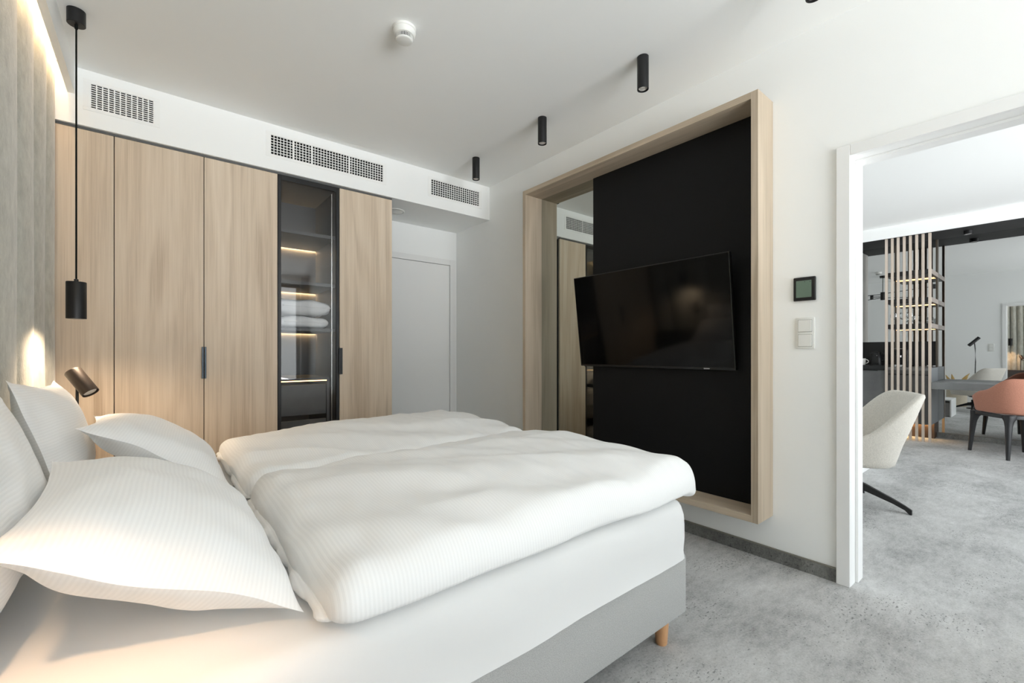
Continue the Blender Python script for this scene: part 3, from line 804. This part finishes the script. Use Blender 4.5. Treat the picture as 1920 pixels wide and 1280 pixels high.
# television, tipped forward on its bracket
tv = thing('television', 'large black flat television tipped forward on the black board', 'television', (2.40, 1.6435, 1.298))
tilt = math.atan2(0.08, 0.635); TW, TH = 1.115, 0.640
def tvbox(x0, x1, y0, y1, z0, z1, bev=0.0):
    b = bx(BM(), x0, x1, y0, y1, z0, z1, bev)
    Rr = Matrix.Rotation(-tilt, 4, 'Y')
    for v in b.verts: v.co = Rr @ v.co
    return b

obj('housing', tvbox(0.0, 0.028, -TW / 2, TW / 2, -TH / 2, TH / 2, 0.003), M['bezel'], tv)
obj('screen', tvbox(-0.0015, 0.0005, -TW / 2 + 0.006, TW / 2 - 0.006, -TH / 2 + 0.014, TH / 2 - 0.006), M['screen'], tv)
obj('name_mark', tvbox(-0.0022, 0.0, -TW / 2 + 0.145, -TW / 2 + 0.178, -TH / 2 + 0.004, -TH / 2 + 0.009), M['pale'], tv, label='small pale maker mark on the lower edge')
obj('rear_box', tvbox(0.028, 0.045, -0.34, 0.34, -0.24, 0.10, 0.004), M['bezel'], tv)
b = BM(); bx(b, 0.046, 0.077, -0.12, 0.12, -0.10, 0.10); obj('bracket', b, M['black'], tv)

# ------------------------------------------------------------------ thermostat and switches
th = thing('thermostat', 'black square wall thermostat with green-grey display', 'thermostat', (X1, 0.7755, 1.3915))
obj('frame', bx(BM(), -0.014, -0.0003, -0.0475, 0.0475, -0.058, 0.058, 0.004, 3), M['black'], th, smooth='sharp')
obj('display', bx(BM(), -0.0148, -0.013, -0.031, 0.035, -0.042, 0.041), M['lcd'], th)
obj('display_sign', bx(BM(), -0.0152, -0.0146, -0.0265, -0.0245, 0.031, 0.036), M['black'], th)
obj('display_sign', bx(BM(), -0.0152, -0.0146, -0.004, -0.001, 0.033, 0.036), M['black'], th)
def switch(label, x, y, z, d):
    r = thing('light_switch', label, 'switch', (x, y, z), 0 if d < 0 else PI, 'white double light switches')
    b = BM(); bx(b, -0.008, -0.0003, -0.041, 0.041, -0.076, 0.076, 0.003, 3); obj('frame', b, M['plastic'], r, smooth='sharp')
    for zz in (0.036, -0.036):
        b = bx(BM(), -0.0125, -0.007, -0.0285, 0.0285, -0.029, 0.029, 0.0015)
        k = obj('rocker', b, M['plastic'], r)
        obj('seam', bx(BM(), -0.0083, -0.0078, -0.0298, 0.0298, -0.0303, 0.0303), M['skirt_lip'], k)
        k.location = (0, 0, zz)
    return r
switch('white double light switch below the thermostat', X1, 0.774, 1.174, -1)
switch('white double light switch seen only in the lounge mirror', X2, 0.79, 1.172, 1)

# ------------------------------------------------------------------ lounge: niche, mirror, kitchenette
struct('trim_4', bx(BM(), 7.165, 7.18, YW, YE, 2.511, ZC), M['ceil'])
struct('trim_5', bx(BM(), 7.18, XM + 0.01, YW, YE, 2.511, 2.53), M['soffit_black'])
lm = obj('lounge_mirror', bx(BM(), XM, XM + 0.009, YW + 0.3, 1.744, 0.0675, 2.5105), M['mirror_grey'])
tag(lm, 'large grey-tinted wall mirror behind the desk and slatted divider', 'mirror')
struct('trim_6', bx(BM(), 7.235, XM + 0.0095, 1.745, 1.765, 0, 2.511), plain('warm_grey_panel', srgb(186, 182, 175), 0.5))
# cabinet under the counter
kc = thing('kitchenette_cabinet', 'dark slate floating cabinet behind the oak slats with a counter top', 'cabinet', (7.235, 0.935, 0.2))
KD, KW, KH = XM - 7.235 - 0.001, 0.808, 0.69
obj('carcass', bx(BM(), 0.022, KD, 0.012, KW, 0, 0.655, 0.001), M['stone'], kc)
obj('side_panel', bx(BM(), 0.0, KD, 0.0, 0.011, 0.0, 0.69, 0.001), M['grey_lac'], kc)
dd = obj('door', bx(BM(), 0.0, 0.02, 0.428, KW, 0.003, 0.645, 0.001), M['stone'], kc)
obj('handle', bx(BM(), -0.012, 0.004, 0.50, 0.66, 0.642, 0.652, 0.001), M['black'], dd)
obj('drawer', bx(BM(), 0.0, 0.02, 0.014, 0.424, 0.612, 0.655, 0.001), M['stone'], kc)
dw = obj('drawer', bx(BM(), 0.0, 0.02, 0.014, 0.424, 0.003, 0.596, 0.001), M['stone'], kc)
obj('handle', bx(BM(), -0.004, 0.012, 0.014, 0.424, 0.598, 0.606, 0.001), M['black'], dw)
obj('worktop', bx(BM(), -0.004, KD, 0.4265, KW, 0.656, 0.71, 0.002), M['black'], kc)
obj('worktop', bx(BM(), -0.004, KD, 0.012, 0.426, 0.656, 0.69, 0.002), M['stone_lt'], kc)
obj('plinth', bx(BM(), 0.34, KD, 0.012, KW - 0.01, -0.2, 0.0), M['brown'], kc)
obj('led_strip', bx(BM(), 0.30, 0.312, 0.05, KW - 0.05, -0.012, -0.0005), M['led'], kc)
obj('splashback', bx(BM(), KD - 0.012, KD - 0.001, 0.02, KW - 0.002, 0.711, 1.02), M['black'], kc)
# slatted divider
sd_ = thing('slatted_divider', 'floor-to-ceiling row of oak slats with three lit black shelves', 'divider', (7.2, 0.942, 0))
ys_ = [1.3455, 1.288, 1.2315, 1.174, 1.117, 1.059, 1.002, 0.942]
for y in ys_:
    obj('slat', bx(BM(), 0.0, 0.030, y - 0.942 - 0.0125, y - 0.942 + 0.0125, 0.0, 2.5105, 0.001), M['slat'], sd_)
for z in (2.03, 1.69, 1.375):
    s_ = obj('shelf', bx(BM(), 0.032, XM - 7.2 - 0.001, 0.0, 0.41, z, z + 0.055, 0.001), M['blackwood'], sd_)
    obj('edge_board', bx(BM(), 0.031, XM - 7.2 - 0.001, -0.010, 0.0, z, z + 0.055), M['edge'], s_)
    obj('led_strip', bx(BM(), XM - 7.2 - 0.05, XM - 7.2 - 0.036, 0.02, 0.39, z - 0.004, z), M['led_dim'], sd_)
for y in (0.0, 0.40):
    obj('rear_post', bx(BM(), XM - 7.2 - 0.032, XM - 7.2 - 0.001, y - 0.009, y + 0.009, 0.892, 2.5105), M['olive'], sd_)
# desk along the mirror
dk = thing('desk', 'grey slate desk top running from the slatted divider along the mirror', 'desk', (7.2, 0.2, 0))
obj('desk_top', bx(BM(), 0.0, XM - 7.2 - 0.001, -1.1, 0.727, 0.642, 0.722, 0.002), M['stone_lt'], dk)
obj('end_panel', bx(BM(), 0.02, XM - 7.2 - 0.02, -1.1, -1.05, 0.0, 0.642, 0.002), M['stone'], dk)
# niche spotlight
r = thing('niche_spotlight', 'short black spotlight under the black niche ceiling above the desk', 'lamp', (7.44, 0.64, 2.511))
obj('housing', lathe(BM(), [(0, -0.034), (0.034, -0.034), (0.036, -0.042), (0.040, -0.042), (0.040, -0.0003), (0, -0.0003)], 32), M['black'], r, smooth='sharp')
obj('bulb', lathe(BM(), [(0, -0.040), (0.03, -0.038), (0.033, -0.0345), (0, -0.0345)], 24), M['lens'], r, smooth='sharp')

# things on the counter and shelves
mg = thing('mug', 'white mug beside the black kettle on the dark counter', 'mug', (7.40, 1.634, 0.9105))
obj('cup', lathe(BM(), [(0.0, 0.0), (0.033, 0.0), (0.037, 0.006), (0.041, 0.086), (0.038, 0.086), (0.034, 0.010), (0.0, 0.008)], 32), M['ceramic'], mg, smooth='sharp')
obj('handle', tube(BM(), [(0, -0.038 - 0.030 * math.sin(PI * k / 10), 0.018 + 0.05 * (1 - math.cos(PI * k / 10)) / 2 + 0.004) for k in range(11)], 0.0055, 8), M['ceramic'], mg, smooth=True)
kt = thing('kettle', 'black electric kettle on the dark counter left of the slats', 'kettle', (7.45, 1.498, 0.9105))
obj('base', lathe(BM(), [(0, 0), (0.068, 0), (0.068, 0.014), (0, 0.014)], 32), M['black'], kt, smooth='sharp')
obj('jug', lathe(BM(), [(0, 0.015), (0.062, 0.015), (0.064, 0.03), (0.052, 0.155), (0.048, 0.165), (0, 0.167)], 32), M['black'], kt, smooth='sharp')
obj('lid', lathe(BM(), [(0, 0.1675), (0.044, 0.167), (0.038, 0.175), (0.01, 0.178), (0, 0.178)], 28), M['black'], kt, smooth='sharp')
obj('handle', tube(BM(), [(0, -0.050 - 0.045 * math.sin(PI * k / 10) ** 0.6, 0.168 - 0.12 * k / 10) for k in range(11)], 0.009, 10), M['black'], kt, smooth=True)
b = BM(); bx(b, -0.06, -0.05, 0.03, 0.05, 0.15, 0.166, 0.002); obj('spout', b, M['black'], kt)
b = BM(); lathe(b, [(0.004, 0), (0.004, 0.003), (0, 0.003)], 12, aim((-0.0505, -0.02, 0.125), (-1, 0, 0.1))); obj('button', b, M['chrome'], kt)
cm = thing('coffee_machine', 'small black and chrome coffee machine behind the slats on the counter', 'coffee machine', (7.47, 1.245, 0.8905))
obj('body', bx(BM(), 0.0, 0.10, -0.06, 0.06, 0.0, 0.22, 0.008), M['black'], cm)
obj('head', bx(BM(), -0.10, -0.001, -0.05, 0.05, 0.15, 0.22, 0.01), M['black'], cm)
obj('spout', rod(BM(), (-0.06, 0, 0.149), (-0.06, 0, 0.125), 0.012), M['chrome'], cm)
obj('drip_tray', bx(BM(), -0.11, -0.001, -0.05, 0.05, 0.0, 0.03, 0.003), M['chrome'], cm)
obj('lever', tube(BM(), [(-0.09, -0.05, 0.20), (-0.10, -0.055, 0.235), (-0.10, 0.055, 0.235), (-0.09, 0.05, 0.20)], 0.005), M['chrome'], cm, smooth=True)
def goblet(label, y, x):
    r = thing('wine_glass', label, 'glass', (x, y, 1.4302), 0, 'glasses on the lowest divider shelf')
    obj('bowl', lathe(BM(), [(0.004, 0.066), (0.022, 0.075), (0.034, 0.10), (0.033, 0.13), (0.028, 0.155), (0.0268, 0.155), (0.0318, 0.13), (0.0325, 0.10), (0.021, 0.077), (0.0, 0.07)], 28, cap=False), M['drink'], r, smooth=True)
    obj('stem', lathe(BM(), [(0.033, 0.0), (0.032, 0.002), (0.006, 0.005), (0.0035, 0.012), (0.0035, 0.06), (0.005, 0.067)], 24), M['drink'], r, smooth=True)
    return r
g0 = goblet('wine glass at the left end of the lowest divider shelf', 1.30, 7.36)
dup(g0, (7.42, 1.225, 1.4302), 'wine glass second from the left on the lowest divider shelf')
dup(g0, (7.38, 1.15, 1.4302), 'wine glass third from the left on the lowest divider shelf')
tm = thing('tumbler', 'small tumbler at the right end of the lowest divider shelf', 'glass', (7.55, 0.985, 1.4302))
obj('cup', lathe(BM(), [(0, 0.0), (0.03, 0), (0.034, 0.09), (0.0325, 0.09), (0.0285, 0.006), (0, 0.006)], 28, cap=False), M['drink'], tm, smooth=True)

# ------------------------------------------------------------------ lounge chairs
def sup(a, n):
    c, s = math.cos(a), math.sin(a)
    return math.copysign(abs(c) ** (2 / n), c), math.copysign(abs(s) ** (2 / n), s)
def sstep(a, b_, x):
    t_ = min(1, max(0, (x - a) / (b_ - a))); return t_ * t_ * (3 - 2 * t_)

ac = thing('armchair', 'beige bouclé swivel armchair on a black four-star base just inside the doorway', 'chair', (3.90, 0.93, 0), math.radians(29))
NA = 96; zb_, zseat = 0.30, 0.425
def S(z, f_):       # outer half size at height z
    k = max(0, (z - zb_) / 0.5); return 0.235 + 0.095 * k ** 0.8
def shell_rim(a):
    q = (1 - math.sin(a)) / 2
    return 0.415 + 0.385 * sstep(0.22, 0.93, q) ** 1.25
b = BM(); rows = []
def ring(fz, shrink):
    row = []
    for i in range(NA):
        a = 2 * PI * i / NA; z = fz(a); k = S(z, a) - shrink; x, y = sup(a, 2.9)
        lean = -0.06 * max(0, (z - 0.42) / 0.38) if y < 0.2 else 0
        row.append(b.verts.new((x * k * 1.0, y * k * 1.04 + lean + 0.02, z)))
    return row
rows.append(ring(lambda a: zb_ - 0.004, 0.05)); rows.append(ring(lambda a: zb_, 0.012))
for t in (0.03, 0.12, 0.3, 0.5, 0.7, 0.88, 0.965): rows.append(ring(lambda a, t=t: zb_ + (shell_rim(a) - zb_) * t, 0.0))
rows.append(ring(lambda a: shell_rim(a) - 0.002, 0.006)); rows.append(ring(lambda a: shell_rim(a) + 0.002, 0.02)); rows.append(ring(lambda a: shell_rim(a) - 0.003, 0.034))
for t in (0.05, 0.2, 0.4, 0.6, 0.8, 1.0): rows.append(ring(lambda a, t=t: shell_rim(a) + (zseat - 0.02 - shell_rim(a)) * t - 0.006, 0.040 + 0.012 * math.sin(PI * t)))
for r0, r1 in zip(rows, rows[1:]):
    for i in range(NA):
        j = (i + 1) % NA; b.faces.new((r0[i], r0[j], r1[j], r1[i]))
b.faces.new(rows[0][::-1]); b.faces.new(rows[-1])
obj('shell', b, M['beige'], ac, smooth=True)
b = BM(); rows = []
for sc_, z in ((0.90, 0.37), (1.0, 0.385), (1.02, 0.41), (0.985, 0.432), (0.90, 0.446), (0.6, 0.455), (0.2, 0.458)):
    row = []
    for i in range(NA):
        x, y = sup(2 * PI * i / NA, 2.9); row.append(b.verts.new((x * 0.218 * sc_, y * 0.228 * sc_ + 0.015, z)))
    rows.append(row)
for r0, r1 in zip(rows, rows[1:]):
    for i in range(NA):
        j = (i + 1) % NA; b.faces.new((r0[i], r0[j], r1[j], r1[i]))
b.faces.new(rows[0][::-1]); b.faces.new(rows[-1])
obj('seat', b, M['beige'], ac, smooth=True)
b = BM(); lathe(b, [(0.030, 0.10), (0.030, 0.215), (0.012, 0.216), (0.012, 0.26), (0.05, 0.262), (0.09, 0.297), (0, 0.297)], 24)
obj('column', b, M['black'], ac, smooth='sharp')
for k in range(4):
    a = math.radians(-119 + 90 * k); R = Matrix.Rotation(a, 4, 'Z'); b = BM()
    P = [(0.0, 0.024, 0.185, 0.125), (0.10, 0.021, 0.145, 0.100), (0.24, 0.016, 0.082, 0.052), (0.30, 0.013, 0.052, 0.024), (0.322, 0.012, 0.038, 0.0), (0.334, 0.012, 0.030, 0.0)]
    rr = []
    for x, hw, zt, zb2 in P:
        rr.append([b.verts.new(R @ Vector(v)) for v in ((x, -hw, zb2), (x, hw, zb2), (x, hw * 0.7, zt), (x, -hw * 0.7, zt))])
    for q0, q1 in zip(rr, rr[1:]):
        for i in range(4):
            j = (i + 1) % 4; b.faces.new((q0[i], q0[j], q1[j], q1[i]))
    b.faces.new(rr[0][::-1]); b.faces.new(rr[-1])
    obj('leg', b, M['black'], ac)

oc = thing('dining_chair', 'terracotta woven tub chair with black wooden legs at the desk', 'chair', (6.945, 0.25, 0), -0.911)
HW = 0.262
a0, a1 = math.radians(48), math.radians(-228)
b = BM(); NR = 80
def oc_rim(f_):           # f_ 0..1 along the wrap from front left tip, round the back, to the other tip
    e = min(f_, 1 - f_) * 2
    return 0.475 + 0.135 * sstep(0.0, 0.10, e) + 0.205 * sstep(0.08, 0.75, e)
def oc_pt(f_, z, off):
    a = a0 + (a1 - a0) * f_; x, y = sup(a, 3.2)
    k = HW - off + 0.05 * max(0, (z - 0.46) / 0.34)
    return b.verts.new((-x * k, y * k, z))
cols = []
for i in range(NR + 1):
    f_ = i / NR; zr = oc_rim(f_); e = min(f_, 1 - f_) * 2; tk = 0.034 * (0.35 + 0.65 * sstep(0, 0.1, e)); zb3 = 0.455
    c = [oc_pt(f_, zb3, 0.006)] + [oc_pt(f_, zb3 + (zr - zb3) * t, 0) for t in (0.05, 0.3, 0.55, 0.8, 0.96)]
    c += [oc_pt(f_, zr, tk * 0.35), oc_pt(f_, zr, tk * 0.65)] + [oc_pt(f_, zb3 + (zr - zb3) * t, tk) for t in (0.96, 0.6, 0.3, 0.0)]
    cols.append(c)
for c0, c1 in zip(cols, cols[1:]):
    for k in range(len(c0)):
        j = (k + 1) % len(c0); b.faces.new((c0[k], c1[k], c1[j], c0[j]))
b.faces.new(cols[0]); b.faces.new(cols[-1][::-1])
obj('backrest', b, M['terra'], oc, smooth=True)
b = BM(); rows = []
for sc_, z in ((0.94, 0.446), (1.0, 0.456), (1.0, 0.478), (0.95, 0.490), (0.6, 0.497), (0.1, 0.5)):
    row = []
    for i in range(64):
        x, y = sup(2 * PI * i / 64, 3.4); row.append(b.verts.new((x * 0.224 * sc_, y * 0.224 * sc_ + 0.004, z)))
    rows.append(row)
for r0, r1 in zip(rows, rows[1:]):
    for i in range(64):
        j = (i + 1) % 64; b.faces.new((r0[i], r0[j], r1[j], r1[i]))
b.faces.new(rows[0][::-1]); b.faces.new(rows[-1])
obj('seat', b, M['terra'], oc, smooth=True)
b = BM(); rows = []
for k_, z in ((0.246, 0.408), (0.252, 0.412), (0.252, 0.445), (0.225, 0.445), (0.225, 0.408)):
    row = []
    for i in range(64):
        x, y = sup(2 * PI * i / 64, 4.5); row.append(b.verts.new((x * k_, y * k_, z)))
    rows.append(row)
for r0, r1 in zip(rows, rows[1:] + rows[:1]):
    for i in range(64):
        j = (i + 1) % 64; b.faces.new((r0[i], r0[j], r1[j], r1[i]))
obj('seat_frame', b, M['blackwood'], oc, smooth='sharp')
for sx_, sy_ in ((-1, 1), (-1, -1), (1, 1), (1, -1)):
    b = BM(); rr = []
    for z, hw, o_ in ((0.0, 0.0135, 0.243), (0.15, 0.018, 0.234), (0.33, 0.025, 0.222), (0.385, 0.033, 0.214), (0.409, 0.045, 0.205), (0.444, 0.048, 0.202)):
        row = []
        for i in range(16):
            x, y = sup(2 * PI * i / 16, 3.0); row.append(b.verts.new((sx_ * o_ + x * hw, sy_ * o_ + y * hw, z)))
        rr.append(row)
    for q0, q1 in zip(rr, rr[1:]):
        for i in range(16):
            j = (i + 1) % 16; b.faces.new((q0[i], q0[j], q1[j], q1[i]))
    b.faces.new(rr[0][::-1]); b.faces.new(rr[-1])
    obj('leg', b, M['blackwood'], oc, smooth='sharp')

# ------------------------------------------------------------------ things met only in the lounge mirror
wb = thing('coffee_table', 'low white box table with a grey front, seen in the lounge mirror', 'table', (4.80, 1.32, 0))
b = BM(); bx(b, -0.17, 0.385, -0.24, -0.222, 0, 0.27, 0.002); bx(b, -0.17, 0.385, 0.222, 0.24, 0, 0.27, 0.002); bx(b, -0.17, 0.385, -0.24, 0.24, 0.2705, 0.29, 0.002); bx(b, -0.17, -0.15, -0.2215, 0.2215, 0, 0.27)
obj('body', b, M['lacquer'], wb)
obj('front', bx(BM(), 0.36, 0.378, -0.221, 0.221, 0.012, 0.235, 0.001), M['stone_lt'], wb)
fl = thing('floor_lamp', 'black floor lamp with tilted cylinder head, seen in the lounge mirror', 'lamp', (3.30, 0.955, 0))
obj('base', lathe(BM(), [(0.12, 0), (0.12, 0.012), (0.115, 0.015), (0, 0.015)], 36), M['black'], fl, smooth='sharp')
obj('stem', tube(BM(), [(0, 0, 0.015), (0, 0.004, 0.5), (0, -0.004, 0.9), (0, 0.0, 1.15), (0, 0.012, 1.285)], 0.008, 10), M['black'], fl, smooth=True)
obj('lamp_head', lathe(BM(), [(0, 0), (0.028, 0), (0.028, 0.21), (0.024, 0.21), (0.024, 0.19), (0, 0.19)], 28, aim((0, -0.052, 1.36), (0.25, 0.62, -0.72))), M['black'], fl, smooth='sharp')
vs_ = thing('vase', 'beige floor pot of dried pampas grass, seen in the lounge mirror', 'vase', (2.95, 1.24, 0))
obj('pot', lathe(BM(), [(0, 0), (0.13, 0), (0.15, 0.02), (0.15, 0.32), (0.135, 0.32), (0.13, 0.28), (0, 0.28)], 36), M['pot'], vs_, smooth='sharp')
for k, (dx, dy, h, lean) in enumerate(((0.02, 0.03, 0.64, 0.04), (-0.02, -0.02, 0.66, -0.16), (0.03, -0.06, 0.60, -0.10), (0.0, 0.06, 0.62, 0.10))):
    P = [Vector((dx, dy + lean * t * t, 0.25 + (h - 0.25) * t)) for t in [i / 14 for i in range(15)]]
    obj('stem', tube(BM(), P[:10], 0.003, 6), M['pampas'], vs_, smooth=True)
    rad = [0.004 + 0.026 * math.sin(PI * min(1, (i / 8) ** 0.7)) * (1 + 0.25 * nz(i * 1.7, k)) for i in range(9)]
    obj('plume', tube(BM(), P[6:15], rad, 12), M['pampas'], vs_, smooth=True)
ch = thing('chandelier', 'black many-armed ceiling lamp, seen in the lounge mirror', 'lamp', (3.76, 2.24, ZC))
obj('canopy', lathe(BM(), [(0.05, -0.045), (0.05, -0.0003), (0, -0.0003)], 32), M['black'], ch, smooth='sharp')
obj('cord', rod(BM(), (0, 0, -0.045), (0, 0, -0.34), 0.006), M['black'], ch, smooth='sharp')
obj('hub', lathe(BM(), [(0, -0.50), (0.038, -0.50), (0.038, -0.34), (0, -0.34)], 28), M['black'], ch, smooth='sharp')
for a, L, z, dz in ((88, 0.95, -0.385, -0.01), (97, 0.90, -0.455, -0.08), (100, 0.19, -0.43, 0.01), (-80, 0.80, -0.37, 0.05), (-98, 0.6, -0.46, -0.03)):
    d = Vector((math.cos(math.radians(a)), math.sin(math.radians(a)), 0))
    p0 = d * 0.03 + Vector((0, 0, z)); p1_ = d * L + Vector((0, 0, z + dz))
    ar = obj('arm', rod(BM(), p0, p1_, 0.007, seg=8), M['black'], ch, smooth='sharp')
    obj('lamp_head', lathe(BM(), [(0, 0), (0.028, 0), (0.028, 0.085), (0, 0.085)], 24, Matrix.Translation(p1_ - Vector((0, 0, 0.045)))), M['black'], ar, smooth='sharp')
# folded curtain at the bedroom window, mirrored in the cabinet glass
b = BM(); prev = None
for i in range(81):
    x = 2.345 + 0.135 * i / 80; y = YW + 0.09 + 0.035 * math.sin(i * 2 * PI / 10)
    a_, c_ = b.verts.new((x, y, 0.01)), b.verts.new((x, y, 2.62))
    if prev: b.faces.new((prev[0], a_, c_, prev[1]))
    prev = (a_, c_)
wc = obj('window_curtain', b, M['curtain_w'], smooth=True)
wc.modifiers.new('thick', 'SOLIDIFY').thickness = 0.004
tag(wc, 'dark grey window curtain mirrored in the cabinet glass', 'curtain')

# ------------------------------------------------------------------ folded duvets in the glass cabinet
def folded(label, z0, h, wx, dy, ox, seed):
    cx, cy = x0 + W_ / 2 - 0.01 + ox, YF + 0.30
    def fn(u, v, side):
        e = max(abs(u), abs(v))
        k = (1 - abs(u) ** 7) ** 0.34 * (1 - abs(v) ** 7) ** 0.34
        x_, y_ = u * wx / 2, v * dy / 2
        fold = 0.5 + 0.5 * math.cos(u * 2.6 + 0.4)
        z = z0 + h / 2 + side * (h / 2) * k
        if side > 0: z += (0.012 * nz(x_ * 9 + seed, y_ * 7, 1) + 0.014 * fold - 0.008) * k
        bul = 1 + 0.05 * nz(u * 3, v * 3, seed)
        rim = 0.010 * nz(x_ * 14, y_ * 14, seed)
        return Vector((cx + x_ * bul + rim, cy + y_ * bul + rim, z)), (x_, y_)
    b, uvs = two_sided(40, 40, fn)
    r = thing('folded_duvet', label, 'duvet', (0, 0, 0), 0, 'folded duvets on the lit cabinet shelf')
    cloth_obj('cover', b, uvs, M['quilt'], r)
    pts_ = []
    for i in range(25):
        t = i / 24; u = 0.99 - 0.02 * math.sin(PI * t); v = -1.0
        x_ = (-0.80 + 1.6 * t) * wx / 2
        pts_.append((cx + x_, cy - dy / 2 * 1.0 - 0.001, z0 + h * 0.52 + 0.006 * nz(x_ * 12, seed)))
    obj('piping', tube(BM(), pts_, 0.0035, 8), M['quilt'], r, smooth=True)
folded('folded white duvet lying directly on the lit shelf, lower of the two', 1.2605, 0.088, 0.345, 0.40, 0.0, 1.0)
folded('thicker folded white duvet on top of another in the glass cabinet', 1.364, 0.108, 0.375, 0.42, 0.0, 6.0)
